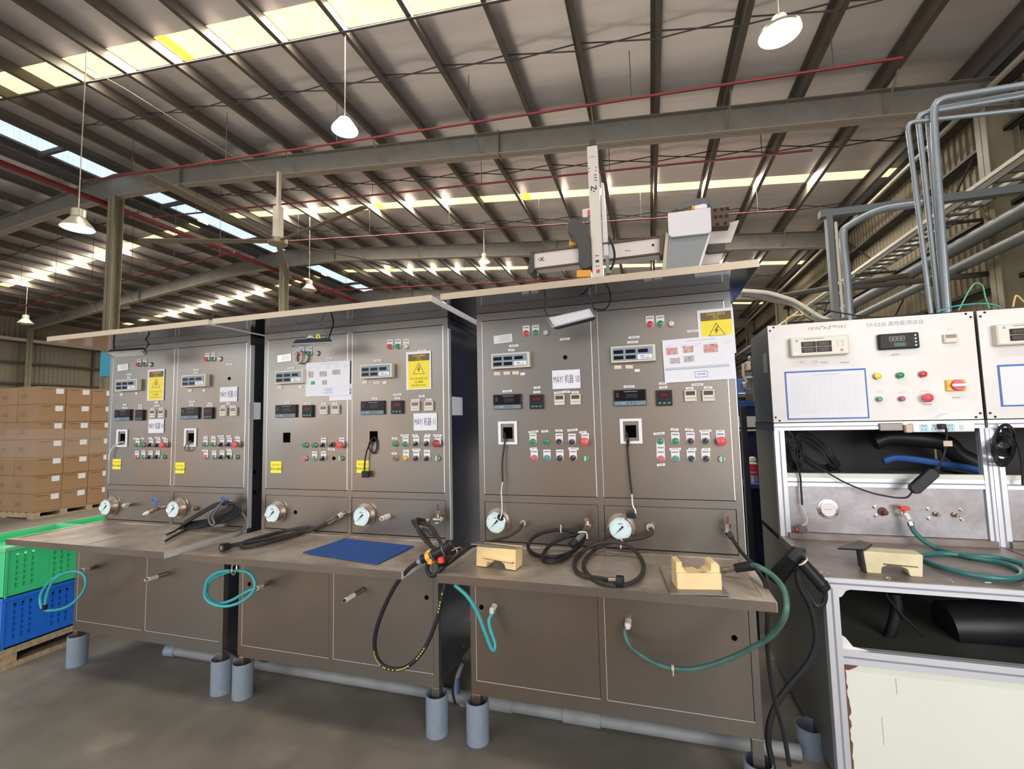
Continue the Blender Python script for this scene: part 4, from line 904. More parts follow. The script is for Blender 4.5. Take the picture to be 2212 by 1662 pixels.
G().cyl(at(*ZR(1895, 420), y=-.28), at(*ZR(1815, 435), y=-.26), .009, .012, 10).build('brass_tip', 'brass', h, True)
c = at(*ZR(1512, 1030), y=DL-.11); G().cyl(c+Vector((-.005, 0, 0)), c+Vector((.005, 0, 0)), .0115, n=12).box(c.x-.001, c.x+.003, c.y-.004, c.y, c.z-.03, c.z).build('cable_tie', 'tan', h)
# coil of black cable on the leftmost counter
lst = [(350, 470), (480, 385), (640, 290), (800, 205), (980, 165), (1100, 205), (1085, 290), (960, 365), (790, 425), (600, 465), (430, 490)]
pts = []
cx, cy = 720, 330
for k in range(6):
    s = 1+.05*(k-2.5); ox, oy = random.uniform(-8, 8), (k-2.5)*13
    pts += [at(*ZA(cx+(X-cx)*s+ox, cy+(Y-cy)*s+oy), y=-.075-.008*k) for X, Y in lst]
pts = [Vector((q.x, q.y, max(q.z, .872))) for q in pts]
pts += path(ZA, [(340, 500), (240, 560), (130, 610)], -.12, .872)
coil = hose('coiled_cable', pts, .0055, 'hose_black', 'coil of black cable hooked over the blue valve on the leftmost stand', 'cable', k=4, n=8)
G().tube(spline(path(ZA, [(700, 480), (520, 520), (400, 545), (250, 620), (110, 700)], -.13, .872)), .006, 8).build('loose_end', 'hose_black', coil, True)
G().tube(spline(path(ZA, [(720, 440), (730, 540), (800, 640), (900, 682), (1050, 655), (1170, 560), (1222, 430), (1195, 340), (1130, 262)], -.10)), .0045, 8).build('loose_loop', 'cable_grey', coil, True)
G().tube(spline(path(ZA, [(925, 130), (850, 210), (760, 300), (710, 380), (740, 470), (790, 460), (760, 370), (800, 300), (880, 190)], -.13)), .0065, 8).build('wrap', 'cable_grey', coil, True)
c = at(*ZA(790, 495), y=-.12); d = at(*ZA(935, 480), y=-.12); G().cyl(c, d, .010, .011, 10).build('plug', 'cable_grey', coil, True)
# black hose lying on the middle counter
p = [at(*Z2(600, 1528), y=-.085)]+path(ZM, [(810, 150), (700, 195), (560, 235), (420, 275), (310, 290), (298, 268), (400, 235), (540, 198), (668, 176), (690, 186), (560, 222), (400, 252), (250, 278), (205, 288)], -.03, .874)
h = hose('test_hose', p, .0098, 'hose_grey', 'black hose folded along the middle counter with its round connector at the front left', group='black test hoses')
G().cyl(p[0], p[1].lerp(p[0], .3), .013, n=12).build('ferrule', 'chrome', h, True)
q0 = at(*ZM(212, 286), z=.886); q1 = at(*ZM(166, 298), z=.886); G().cyl(q0, q1, .017, .021, 16).build('end_connector', 'black_plastic', h, True); G().cyl(q1, q1+(q1-q0)*.03, .011, .011, 14).build('bore', 'chrome', h, True)
# mat
P4 = [at(*ZM(*q), z=.866) for q in ((665, 325), (930, 238), (1357, 284), (1128, 395))]
tag(G().slab(P4, .003).build('rubber_mat', 'mat_blue', None, bevel=.001), 'flat blue mat lying on the middle stand counter', 'mat')
# hoses at machine 11 tee, hanging over to the gun
q = at(*ZB(595, 405), y=0); G().cyl(q, q+Vector((0, -.045, 0)), .0145, n=12).build('elbow_fitting', 'fit_white', ST[1], True)
G().cyl(at(*ZB(590, 410), y=-.045), at(*ZB(490, 410), y=-.06), .012, n=12).cyl(at(*ZB(450, 425), y=-.065), at(*ZB(400, 430), y=-.07), .016, n=12).build('coupling', 'brass', ST[1], True)
p = path(ZB, [(400, 430), (310, 410), (260, 410), (260, 480), (300, 600), (380, 700), (460, 780), (540, 830), (640, 860)], (-.07, -.36))
hose('test_hose', p, .0088, 'hose_grey', 'short black hose looping from the middle stand tee valve towards the spray gun', group='black test hoses')
p = path(ZB, [(205, 430), (240, 490), (320, 580), (390, 650), (440, 740), (480, 800), (560, 830)], (-.09, -.34))
hose('test_hose', p, .0088, 'hose_grey', 'second black hose crossing below the middle stand tee valve', group='black test hoses')
p = path(ZB, [(205, 430), (280, 455), (380, 470), (470, 520), (540, 620), (590, 720), (620, 800), (640, 850)], (-.10, -.36))
h = hose('test_hose', p, .0088, 'hose_grey', 'black hose with an open grey connector end at the middle stand', group='black test hoses')
G().cyl(at(*ZB(350, 540), y=-.13), at(*ZB(450, 580), y=-.16), .009, n=10).cyl(at(*ZB(450, 580), y=-.16), at(*ZB(515, 608), y=-.19), .0165, n=14).build('open_connector', 'cable_grey', h, True)
G().cyl(at(*ZB(515, 608), y=-.19), at(*ZB(525, 610), y=-.195), .010, n=12).build('bore', 'rust', h, True)
# spray gun with orange ring
yg = -.47
gun = empty('spray_gun', at(*ZB(560, 870), y=yg), 'black spray gun with an orange ring hanging between the middle and nearest counters', 'spray gun')
A = lambda X, Y, y=yg: at(*ZB(X, Y), y=y)
G().cyl(A(275, 1010), A(355, 970), .0095, .0105, 12).build('grey_tip', 'pipe_grey', gun, True)
G().cyl(A(335, 965), A(430, 935), .0185, n=16).build('collar', 'black_plastic', gun, True)
G().cyl(A(418, 945), A(470, 918), .025, .024, 8).cyl(A(420, 880), A(470, 860), .012, n=8).build('orange_ring', 'orange', gun)
G().box(A(440, 960).x, A(500, 960).x, yg-.02, yg+.01, A(450, 1020).z, A(450, 940).z).build('orange_clip', 'orange', gun, bevel=.003)
G().cyl(A(475, 915), A(665, 825), .0215, .021, 18).build('barrel', 'gun', gun, True)
G().cyl(A(490, 905), A(497, 901), .0225, n=18).cyl(A(650, 833), A(657, 829), .0225, n=18).build('pale_band', 'pipe_grey', gun, True)
G().cyl(A(655, 835), A(730, 750), .0225, .021, 16).cyl(A(720, 760), A(770, 760), .018, .013, 12).build('head', 'gun', gun, True)
G().tube(spline([A(430, 1000), A(410, 1080), A(415, 1140), A(460, 1195), A(510, 1190), A(560, 1150), A(640, 1080)]), .0088, 8).build('trigger_guard', 'gun', gun, True)
G().cyl(A(560, 1010), A(700, 900), .018, .02, 12).build('grip', 'gun', gun, True)
G().box(A(610, 930).x, A(675, 930).x, yg-.035, yg-.008, A(640, 990).z, A(640, 915).z).build('red_lever', 'redp', gun, bevel=.002)
G().tube(spline([A(700, 860, yg+.02), A(760, 790, yg+.03), A(830, 860, yg+.03), A(760, 930, yg+.03), A(700, 880, yg+.03), A(790, 830, yg+.04), A(870, 800, yg+.05), A(900, 830, yg+.06)]), .0028, 6).build('tie_wire', 'brass', gun, True)
p = [at(*ZB(280, 1010), y=yg)]+path(ZM, [(1320, 430), (1240, 530), (1160, 690), (1115, 840), (1118, 950), (1160, 1020), (1230, 1045), (1310, 1030), (1390, 960), (1450, 860), (1498, 730), (1525, 610), (1545, 520), (1560, 440)], (yg, yg+.13))
h = hose('test_hose', p, .0090, 'hose_black', 'long black hose hanging in a deep loop from the spray gun, with yellow print', group='black test hoses')
sp = spline(p, 12)
g = G(); idx = [k for k in range(len(sp)) if (sp[k].z < .52) or (k > len(sp)*.80 and sp[k].z < .75)]
for k in idx:
    if k % 2 == 0 and 0 < k < len(sp)-1 and random.random() < .85:
        t = (sp[k+1]-sp[k-1]).normalized(); o = Vector((0, -.0093, 0)); q = t.cross(Vector((0, 1, 0)))*.0022; a = sp[k]+o
        g.add([a-t*.004-q, a+t*.004-q, a+t*.004+q, a-t*.004+q], [(0, 1, 2, 3)])
tag(g.build('yellow_print', 'print_yellow', h), kind='stuff')
p = [at(*Z3(350, 1528), y=-.02)]+[at(*ZB(*q), y=y) for q, y in (((1740, 490), -.05), ((1690, 560), -.07), ((1560, 640), -.09), ((1400, 690), -.11), ((1250, 725), -.13), ((1100, 770), -.18), ((980, 800), -.25), ((880, 860), -.34), ((790, 930), -.42), ((700, 1010), -.45))]
h = hose('test_hose', p, .0068, 'hose_grey', 'thin black hose from the nearest stand left elbow to the orange ringed spray gun', group='black test hoses')
G().cyl(at(*Z3(350, 1528), y=0), at(*Z3(347, 1530), y=-.03), .015, .015, 10).cyl(at(*Z3(347, 1530), y=-.03), p[1], .009, .009, 10).build('elbow_fitting', 'brass', h, True)
# coils on the nearest counter
p = path(ZCz, [(1010, 410), (1000, 480), (940, 610), (820, 700), (650, 755), (480, 755), (340, 725), (262, 660), (262, 570), (370, 470), (540, 415), (720, 400), (860, 425), (900, 465), (760, 490), (600, 570), (500, 650), (446, 740), (460, 800), (560, 825), (700, 790), (850, 680), (950, 560), (985, 480)], (-.055, -.10), .874)
h = hose('test_hose', p, .0086, 'hose_black', 'coiled black hose tied in white at the nearest stand left valve', group='black test hoses')
G().cyl(at(*ZCz(985, 445), y=-.10), at(*ZCz(890, 545), y=-.13), .0125, n=14).build('barrel', 'cable_grey', h, True)
G().cyl(at(*ZCz(890, 545), y=-.13), at(*ZCz(820, 610), y=-.15), .0165, n=14).build('end_connector', 'black_plastic', h, True)
G().cyl(at(*ZCz(1075, 330), y=-.02), at(*ZCz(1010, 410), y=-.075), .015, n=10).build('elbow', 'brass', h, True)
G().tube([at(*ZCz(X, Y), y=-.125) for X, Y in ((915, 435), (960, 425), (1020, 430), (1035, 470), (1030, 510), (1045, 512))], .0032, 6).build('white_tie', 'wire_white', h, True)
G().tube([at(*ZCz(X, Y), y=-.115) for X, Y in ((690, 435), (680, 390), (690, 375), (682, 335))], .0028, 6).build('white_tie', 'wire_white', h, True)
g = G()
for t in range(12):
    a = at(*ZCz(430+t*37, 770-t*t*.55+2), y=-.12); g.add([a+Vector((-.0035, 0, -.002)), a+Vector((.0035, 0, -.002)), a+Vector((.0035, 0, .002)), a+Vector((-.0035, 0, .002))], [(0, 1, 2, 3)])
p = path(ZCz, [(1875, 370), (1895, 440), (1810, 490), (1650, 520), (1500, 545), (1320, 575), (1150, 655), (1020, 780), (990, 880), (1040, 990), (1150, 1070), (1300, 1125), (1450, 1138), (1600, 1115), (1720, 1045), (1780, 940), (1772, 830), (1700, 715), (1600, 625), (1480, 572), (1300, 562), (1120, 600), (960, 700), (875, 800), (868, 900), (930, 980), (1060, 1025), (1200, 1045), (1320, 1065)], (-.04, -.13), .874)
h = hose('test_hose', p, .0086, 'hose_grey', 'large double coil of black hose resting on the nearest counter, hung from its right elbow', group='black test hoses')
G().cyl(at(*ZCz(1320, 1062), z=.885), at(*ZCz(1430, 1072), z=.885), .0115, n=12).build('ferrule', 'brass', h, True)
G().cyl(at(*ZCz(1425, 1080), z=.888), at(*ZCz(1515, 1090), z=.888), .0215, n=18).build('end_connector', 'black_plastic', h, True)
G().cyl(at(*ZCz(1870, 365), y=0), at(*ZCz(1872, 370), y=-.03), .018, n=10).cyl(at(*ZCz(1872, 370), y=-.025), p[1], .0095, n=10).build('elbow', 'brass', h, True)
G().tube([at(*ZCz(X, Y), y=-.09) for X, Y in ((1475, 515), (1500, 545), (1485, 600), (1480, 645))], .0034, 6).build('white_tie', 'wire_white', h, True)
# hose from the far right valve of the nearest stand
p = [at(*Z3(1535, 1585), y=-.055), at(*ZR(1875, 235), y=-.07), at(*ZR(1925, 310), y=-.12), at(*ZR(1990, 385), y=-.20), at(*ZR(2045, 455), y=-.30), at(*ZR(2085, 540), y=-.36), at(*ZS(290, 690), y=-.38), at(*ZS(288, 820), y=-.36), at(*ZS(300, 1000), y=-.33), at(*ZS(335, 1220), y=-.30), at(*ZS(390, 1420), y=-.28), at(*ZS(430, 1640), y=-.27)]
h = hose('test_hose', p, .0078, 'hose_black', 'black hose from the nearest stand rightmost valve dropping past the counter end to the floor', group='black test hoses')
G().cyl(p[0].lerp(p[1], -.1), p[1], .0135, .011, 10).build('grip_sleeve', 'hose_grey', h, True)
# ---------------------------------------------------------------- wires from the sockets with connectors
def wire(pts, r, m_, label, seg=None):
    return hose('cable', pts, r, m_, label, 'cable', k=5, n=7)
p = path(Z3, [(240, 1005), (245, 1040), (237, 1100), (228, 1180), (230, 1290)], (-.004, -.03)); h = wire(p, .0046, 'hose_black', 'black cable hanging from the nearest stand left socket to the gauge')
G().tube(spline([p[-1]]+path(Z3, [(222, 1340), (225, 1400), (226, 1465), (215, 1505)], (-.03, -.052))), .0032, 6).build('bare_white_lead', 'wire_white', h, True)
p = path(Z3, [(945, 1000), (955, 1040), (952, 1090), (958, 1170), (968, 1280), (978, 1360)], (-.004, -.03)); h = wire(p, .0044, 'hose_black', 'black cable with a black plug hanging from the nearest stand right socket to its gauge')
G().tube(spline([p[-1]]+path(Z3, [(980, 1390), (985, 1430), (998, 1455), (1000, 1480)], (-.03, -.05))), .0036, 6).build('bare_white_lead', 'wire_white', h, True)
c = at(*Z3(975, 1487), y=-.05); G().box(c.x-.022, c.x+.020, -.062, -.04, c.z-.010, c.z+.012).build('plug', 'black_plastic', h, bevel=.003)
G().tube(spline(path(Z3, [(945, 1060), (960, 1050), (955, 1085), (945, 1078)], -.02)), .004, 6).build('knot', 'hose_black', h, True)
p = path(Z2, [(850, 975), (870, 985), (876, 1040), (860, 1085), (832, 1070), (822, 1020), (845, 985), (835, 1010), (810, 1060), (795, 1130), (790, 1205)], (-.004, -.02)); h = wire(p, .0042, 'hose_black', 'grey cable looping from the middle stand socket with a plug hanging over the yellow sticker')
c = at(*Z2(800, 1230), y=-.02); G().box(c.x-.020, c.x+.020, -.032, -.012, c.z-.018, c.z+.018).build('plug', 'black_plastic', h, bevel=.003)
p = path(Z1, [(855, 1005), (830, 1010), (790, 1035), (760, 1080), (752, 1130)], (-.004, -.02)); wire(p, .004, 'wire_white', 'white cable curling from the leftmost socket')
p = path(Z1, [(1320, 1000), (1300, 1010), (1275, 1045), (1285, 1070), (1305, 1060), (1300, 1020)], (-.004, -.02)); wire(p, .0035, 'cable_grey', 'short grey blue cable end at the machine 13 socket')
# ---------------------------------------------------------------- floodlights under the canopies
def flood(corners, y, th, label, led=False):
    """corners: 4 image points of the glass, given with depth"""
    P = [at(*q, y=yy) for q, yy in corners]
    c = sum(P, Vector())/4; nrm = (P[1]-P[0]).cross(P[3]-P[0]).normalized()
    if nrm.y > 0: nrm = -nrm
    r = empty('floodlight', c, label, 'lamp', 'floodlights under the canopies')
    big = [c+(q-c)*1.09 for q in P]
    G().add([q-nrm*.004 for q in big]+[q-nrm*th for q in [c+(q-c)*.9 for q in P]], [(0, 1, 2, 3), (7, 6, 5, 4), (0, 4, 5, 1), (1, 5, 6, 2), (2, 6, 7, 3), (3, 7, 4, 0)]).build('housing', 'flood_body', r, bevel=.003)
    G().add([q for q in big]+[q-nrm*.006 for q in big], [(0, 1, 2, 3), (7, 6, 5, 4), (0, 4, 5, 1), (1, 5, 6, 2), (2, 6, 7, 3), (3, 7, 4, 0)]).build('front_frame', 'ring', r, bevel=.002)
    gl = G().add([q+nrm*.001 for q in [c+(q-c)*.95 for q in P]], [(0, 1, 2, 3)]).build('glass', 'flood_glass', r)
    if led:
        g = G()
        for i in range(12):
            for j in range(3):
                a = P[0].lerp(P[1], .12+.76*i/11); b = P[3].lerp(P[2], .12+.76*i/11); q = a.lerp(b, .25+.25*j)+nrm*.002; g.lathe(q, nrm, [(0, .0055), (.002, .004), (.003, 0)], 8)
        g.build('led_lens', 'lamp_glass2', gl, True)
    return r, P
MT['lamp_glass2'] = mat('clear led lens', (.8, .8, .8), .15)
f, P = flood([(Z3(490, 340), -.21), (Z3(738, 285), -.21), (Z3(765, 330), -.23), (Z3(525, 392), -.23)], 0, .035, 'white fronted floodlight tilted under the nearest canopy', True)
top = ZK-.03
br = [Vector(at(*Z3(492, 330), y=-.19)), at(*Z3(470, 290), y=-.18), at(*Z3(480, 215), y=-.18), at(*Z3(640, 200), y=-.18), at(*Z3(700, 210), y=-.18), at(*Z3(748, 255), y=-.18), at(*Z3(760, 300), y=-.19)]
G().tube(br, .004, 6).build('bracket', 'flood_body', f)
G().tube(spline([at(*Z3(765, 290), y=-.17), at(*Z3(820, 290), y=-.12), at(*Z3(850, 250), y=-.10), at(*Z3(855, 150), y=-.10)]), .0035, 6).build('lead', 'hose_black', f, True)
f, P = flood([(Z2(300, 335), -.20), (Z2(560, 322), -.20), (Z2(548, 345), -.16), (Z2(300, 352), -.16)], 0, .03, 'floodlight with a tape roll and yellow loop on top under the middle canopy')
G().tube([at(*Z2(525, 300), y=-.18), at(*Z2(530, 260), y=-.17), at(*Z2(495, 200), y=-.14), at(*Z2(330, 205), y=-.14), at(*Z2(310, 225), y=-.14)], .005, 6).build('bracket', 'ring', f)
G().tube(spline([at(*Z2(540, 300), y=-.17), at(*Z2(565, 230), y=-.12), at(*Z2(575, 190), y=-.10), at(*Z2(560, 150), y=-.10)]), .0035, 6).build('lead', 'hose_black', f, True)
G().tube(spline([at(*Z2(470, 300), y=-.19), at(*Z2(460, 275), y=-.19), at(*Z2(475, 268), y=-.19), at(*Z2(487, 300), y=-.19)]), .0045, 8).build('yellow_loop', 'yel_btn', f, True)
c = at(*Z2(420, 285), y=-.18); G().lathe((c.x, c.y, c.z-.008), (0, 0, 1), [(0, .028), (.008, .02), (.018, .008), (.02, 0)], 7).build('crumpled_tissue', 'white', f)
f, P = flood([(Z1(735, 390), -.22), (Z1(980, 375), -.22), (Z1(1005, 405), -.18), (Z1(790, 425), -.18)], 0, .03, 'floodlight under the leftmost canopy seen edge on')
G().tube([at(*Z1(790, 385), y=-.18), at(*Z1(785, 300), y=-.15), at(*Z1(1000, 290), y=-.15), at(*Z1(1030, 330), y=-.15), at(*Z1(990, 385), y=-.18)], .004, 6).build('bracket', 'flood_body', f)
# roll of tape hung on an indicator
c = at(*Z2(340, 420), y=-.018)
o = G().lathe((c.x, -.008, c.z), (-.18, -1, 0), [(0, .040), (.022, .040), (.022, .033), (0, .033), (0, .040)], 36).build('tape_roll', 'white', None, True); tag(o, 'roll of white tape hung on the red indicator of machine 12', 'tape roll')
G().lathe((c.x, -.008, c.z), (-.18, -1, 0), [(-.0006, .0405), (.0226, .0405), (.0226, .0365)], 36).build('tan_layer', 'tan', o, True)
# ---------------------------------------------------------------- fixture blocks
def block(name, base0, base1, h, dep, prof, label, m_, z=ZC, y_off=0):
    a = at(*base0, z=z); b = at(*base1, z=z); d = (b-a); L = d.length; d.normalize(); q = Vector((-d.y, d.x, 0))
    g = G().prism(prof, lambda u, v: a+d*(u*L)+Vector((0, 0, v*h)), lambda u, v: a+d*(u*L)+q*dep+Vector((0, 0, v*h)))
    o = g.build(name, m_, None, bevel=.0025); return tag(o, label, 'fixture block', 'cream fixture blocks'), a, d, q, L
arch = [(.0, 0), (.27, 0), (.29, .26), (.40, .27)]+[(.40+.30*k/8, .27+.13*math.sin(math.pi*k/8)) for k in range(1, 8)]+[(.72, .25), (.76, .02), (1, 0), (1.02, 1), (.02, 1)]
o, a, d, q, L = block('fixture_block', ZB(1095, 1062), ZB(1648, 1128), .082, .075, arch, 'cream arched fixture block under a grey plate on the nearest counter left', 'block')
G().prism([(.22, .50), (.95, .40), (.95, .44), (.22, .55)], lambda u, v: a+d*(u*L)-q*.012+Vector((0, 0, v*.082)), lambda u, v: a+d*(u*L)+Vector((0, 0, v*.082))).build('ledge', 'block', o)
G().prism([(.24, .47), (.97, .37), (.97, .40), (.24, .50)], lambda u, v: a+d*(u*L)-q*.0125+Vector((0, 0, v*.082)), lambda u, v: a+d*(u*L)+Vector((0, 0, v*.082))).build('rust_line', 'rust', o)
T = .9455+.002
a2 = at(*ZB(1025, 745), z=T+.012); b2 = at(*ZB(1660, 800), z=T); c2 = at(*ZB(1808, 812), z=T+.004); e2 = at(*ZB(1140, 722), z=T+.012)
pl = G().slab([a2, b2, c2, e2], .005).build('plate', 'slate'); tag(pl, 'thin grey metal plate lying across the left fixture block', 'plate')
up = [(0, 0), (1, 0), (1, .86), (.93, 1), (.86, .98), (.80, .92), (.80, .66), (.72, .64), (.68, .52), (.60, .52), (.52, .60), (.30, .58), (.22, .66), (.16, .80), (.15, 1), (.02, 1)]
o, a, d, q, L = block('fixture_block', ZR(1535, 545), ZR(1808, 548), .092, .07, [(u, v) for u, v in up], 'cream fixture block with a cradle on top, on the nearest counter right', 'block', ZC+.006)
G().prism([(.16, .50), (.80, .50), (.80, .56), (.16, .56)], lambda u, v: a+d*(u*L)-q*.0005+Vector((0, 0, v*.092)), lambda u, v: a+d*(u*L)+q*.02+Vector((0, 0, v*.092))).build('rust_line', 'rust', o)
G().prism([(.0, .0), (1, 0), (1, .62), (.0, .62)], lambda u, v: a+d*(u*L)-q*.014+Vector((0, 0, v*.092)), lambda u, v: a+d*(u*L)+Vector((0, 0, v*.092))).build('front_step', 'block', o, bevel=.003)
pl = G().slab([at(*ZR(*s), z=ZC+.005) for s in ((1500, 580), (1862, 590), (1760, 470), (1500, 470))][::-1], -.004).build('plate', 'slate'); tag(pl, 'grey metal plate under the right fixture block', 'plate')
a, b = at(*ZR(1432, 415), z=ZC+.004), at(*ZR(1492, 552), z=ZC+.004)
tag(G().cyl(a, b, .0035, n=6).build('steel_strip', 'slate'), 'thin dark steel strip lying left of the right fixture block', 'strip')
# ------------------------------------------------------------------ WHITE TEST BENCHES
BX0, BX1, BF, BZT, BZB, BCZ, BCF = 1.4345, 2.3397, .5554, 1.9578, 1.4302, .8274, -.0735
BDEP = at(1621, 733, x=BX0).y
def profile(g, gg, x0, x1, y0, y1, z0, z1, ax):
    """aluminium extrusion with a dark groove line on its faces; ax = long axis"""
    g.box(x0, x1, y0, y1, z0, z1); e = .0007; w_ = .0035
    xm, ym, zm = (x0+x1)/2, (y0+y1)/2, (z0+z1)/2
    if ax == 'x': gg.box(x0, x1, y0-e, y0, zm-w_, zm+w_); gg.box(x0, x1, ym-w_, ym+w_, z1, z1+e)
    if ax == 'z': gg.box(xm-w_, xm+w_, y0-e, y0, z0, z1); gg.box(x0-e, x0, ym-w_, ym+w_, z0, z1)
    if ax == 'y': gg.box(x0-e, x0, y0, y1, zm-w_, zm+w_); gg.box(xm-w_, xm+w_, y0, y1, z1, z1+e)
def bar(r, nm, *a):
    g, gg = G(), G(); profile(g, gg, *a); o = g.build(nm, 'alu', r); gg.build('groove', 'alu_groove', o); return o
def bench(x0, x1, label, full=True):
    r = empty('test_bench', ((x0+x1)/2, .5, 0), label, 'test bench', 'white test benches')
    G().box(x0, x1, BF, BF+.004, BZB, BZT).build('front_panel', 'bench_white', r, bevel=.001)
    G().box(x0+.001, x1-.001, BF+.0045, BDEP, BZB, BZT-.001).build('instrument_box', 'bench_side', r)
    for a in (x0+.012, x1-.03):
        for (dx, z) in ((0, BZT-.028), (.018, BZT-.010), (0, BZB+.028), (.018, BZB+.010)):
            put('bscr', lambda: G().lathe((0, 0, 0), (0, -1, 0), [(0, .0055), (.003, .0045), (.004, 0)], 12).mesh('s', 'black_plastic', True), 'screw', r, (a+(dx if a < x0+.1 else .018-dx), BF, z))
    p = .036; F = BF
    bar(r, 'rail', x0, x1, F, F+p, BZB-.043, BZB-.005, 'x')
    zr = at(*Z4(900, 1215), y=F).z
    bar(r, 'rail', x0+.0485, x1-p*.6, F, F+p, zr-.022, zr+.022, 'x')
    for a in (x0, x1-.020): bar(r, 'post', a, a+(p+.012 if a == x0 else p), F, F+p, BCZ, BZB-.043, 'z')
    G().box(x0+.0485, x1-p*.6, F+.012, F+.015, BCZ+.03, zr-.022).build('fitting_panel', 'bench_steel', r)
    G().box(x0+p, x1-.02, F+.03, BDEP, zr+.020, zr+.024).build('shelf', 'bench_steel', r)
    G().box(x0+.0485, x1-.022, F+.001, F+.03, zr+.0222, zr+.045).build('shelf_lip', 'bench_cream', r)
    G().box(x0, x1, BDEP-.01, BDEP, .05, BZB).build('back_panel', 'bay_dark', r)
    if full: G().box(x0-.001, x0+.004, F+p, BDEP, BCZ-.0, BZB-.045).build('side_panel', 'bench_side', r)
    # bench top
    ct = G().box(x0, x1+.02, BCF+.004, F+.012, BCZ-.018, BCZ).build('bench_top', 'bench_top', r)
    G().box(x0+p, x1, F-.02, F+.012, BCZ, BCZ+.028).build('upstand', 'bench_top', r)
    for k in range(5):
        put('bolt', lambda: G().lathe((0, 0, 0), (0, 0, 1), [(0, .010), (.002, .010), (.005, .006), (.0055, 0)], 14).mesh('b', 'chrome', True), 'bolt', r, (x0+.02+k*.21, BCF+.055-.02*(k % 2), BCZ))
    bar(r, 'front_rail', x0, x1+.02, BCF, BCF+p, BCZ-.042, BCZ-.003, 'x')
    if full: G().box(x0-.003, x0+.035, BCF+.05, F+.03, BCZ-.03, BCZ+.006).build('top_edge_strip', 'bench_top', r)
    bar(r, 'post', x0, x0+.046, BCF, BCF+p, .02, BCZ-.042, 'z')
    bar(r, 'post', x1-.0, x1+.040, BCF, BCF+p, .02, BCZ-.042, 'z') if not full else None
    zt = at(*ZS(1100, 965), y=BCF).z
    bar(r, 'middle_rail', x0+.046, x1+.02, BCF, BCF+p, zt-.036, zt+.018, 'x')
    pn = G().box(x0+.048, x1+.02, BCF+.010, BCF+.016, .06, zt-.036).build('lower_panel', 'bench_cream', r)
    g = G(); random.seed(11); z = .06; e = []
    while z < zt-.05: e.append((x0+.048+.004+random.random()*.010, z)); z += .016
    e += [(x0+.062, zt-.062), (x0+.085, zt-.050), (x0+.098, zt-.040)]
    g.prism([(x0+.047, .06)]+e+[(x0+.10, zt-.036), (x0+.047, zt-.036)], lambda a, b: (a, BCF+.0095, b), lambda a, b: (a, BCF+.010, b)); g.build('rust_edge', 'rust', pn)
    for (u, v, l) in ((.215, zt-.07, .06), (.16, zt-.22, .10)): G().box(x0+u, x0+u+.002, BCF+.0095, BCF+.010, v-l, v).build('scratch', 'ink_grey', pn)
    if full:
        G().box(x0+.001, x0+.005, BCF+p, BDEP, .05, BCZ-.03).build('side_panel', 'bench_side', r)
        G().prism([(x0+.046, BCZ-.042), (x0+.10, BCZ-.042), (x0+.075, BCZ-.052), (x0+.06, BCZ-.075), (x0+.046, BCZ-.08)], lambda a, b: (a, BCF+.012, b), lambda a, b: (a, BCF+.014, b)).build('torn_corner', 'bench_white', r)
        G().prism([(x0+.046, zt+.018), (x0+.14, zt+.018), (x0+.085, zt+.028), (x0+.062, zt+.06), (x0+.046, zt+.07)], lambda a, b: (a, BCF+.012, b), lambda a, b: (a, BCF+.014, b)).build('torn_corner', 'bench_white', r)
    bar(r, 'base_rail', x0+.0465, x1, BCF, BCF+p, .02, .06, 'x'); G().box(x0+.05, x1, BCF+.05, BDEP-.02, zt-.05, zt-.045).build('inner_shelf', 'bench_side', r)
    return r
b1 = bench(BX0, BX1, 'white and grey test bench with a blue bordered sheet at the right')
b2 = bench(BX1+.014, BX1+.92, 'second white test bench cut by the right edge of the picture', False)
tag(G().lathe((1.41, .17, 0), (0, 0, 1), [(0, .058), (.115, .058), (.115, .053), (0, .053)], 32).build('pipe_sleeve', 'pipe_grey', None, True), 'grey plastic pipe sleeve on the floor under the white bench side', 'pipe sleeve')
G().box(1.438, 1.47, .15, .182, .01, .2).build('leg', 'alu', b1)
# instruments on the bench
def bfront(X, Y, off=0): return at(*Z4(X, Y), y=BF-off)
def banalyser(r, c, dx=0):
    x, z, y = c.x, c.z, BF
    o = G().box(x-.133, x+.133, y-.032, y, z-.050, z+.050).build('power_analyser', 'cream', r, bevel=.003)
    G().box(x-.127, x+.127, y-.0335, y-.032, z-.044, z+.044).build('face_plate', 'cream2', o)
    for i in (0, 1):
        for j in (0, 1):
            a = x-.085+i*.0705; b = z-.024+j*.030; G().box(a, a+.0685, y-.0345, y-.0335, b-.009, b+.019).build('display', 'screen', o)
            me = seg_mesh(4, .008, .014, 'seg_amber', a+.012, b+.005, y-.0346, .0012); q = bpy.data.objects.new('digits', me); COL.objects.link(q); q.parent = o; q.location = -WL[o.name]; WL[q.name] = Vector()
    G().lathe((x-.104, y-.0335, z+.033), (0, -1, 0), [(0, .006), (.0008, .006), (.0008, 0)], 16).build('emblem', 'cyan', o)
    g = G()
    for k in range(3):
        for j in (0, 1): g.box(x+.075+j*.022, x+.087+j*.022, y-.034, y-.0335, z+.020-k*.012, z+.0225-k*.012)
    g.box(x-.07, x+.02, y-.034, y-.0335, z+.037, z+.041); g.build('print', 'ink_grey', o)
    G().lathe((x+.098, y-.0335, z-.027), (0, -1, 0), [(0, .006), (.004, .0055), (.004, 0)], 12).build('red_switch', 'red', o, True)
    G().box(x-.122, x-.098, y-.034, y-.0335, z-.042, z-.030).build('label', 'white', o)
    return o
banalyser(b1, bfront(545, 365, .03))
c = bfront(1036, 335, .02)
o = G().box(c.x-.086, c.x+.086, BF-.022, BF, c.z-.040, c.z+.040).build('digital_controller', 'black_plastic', b1, bevel=.006)
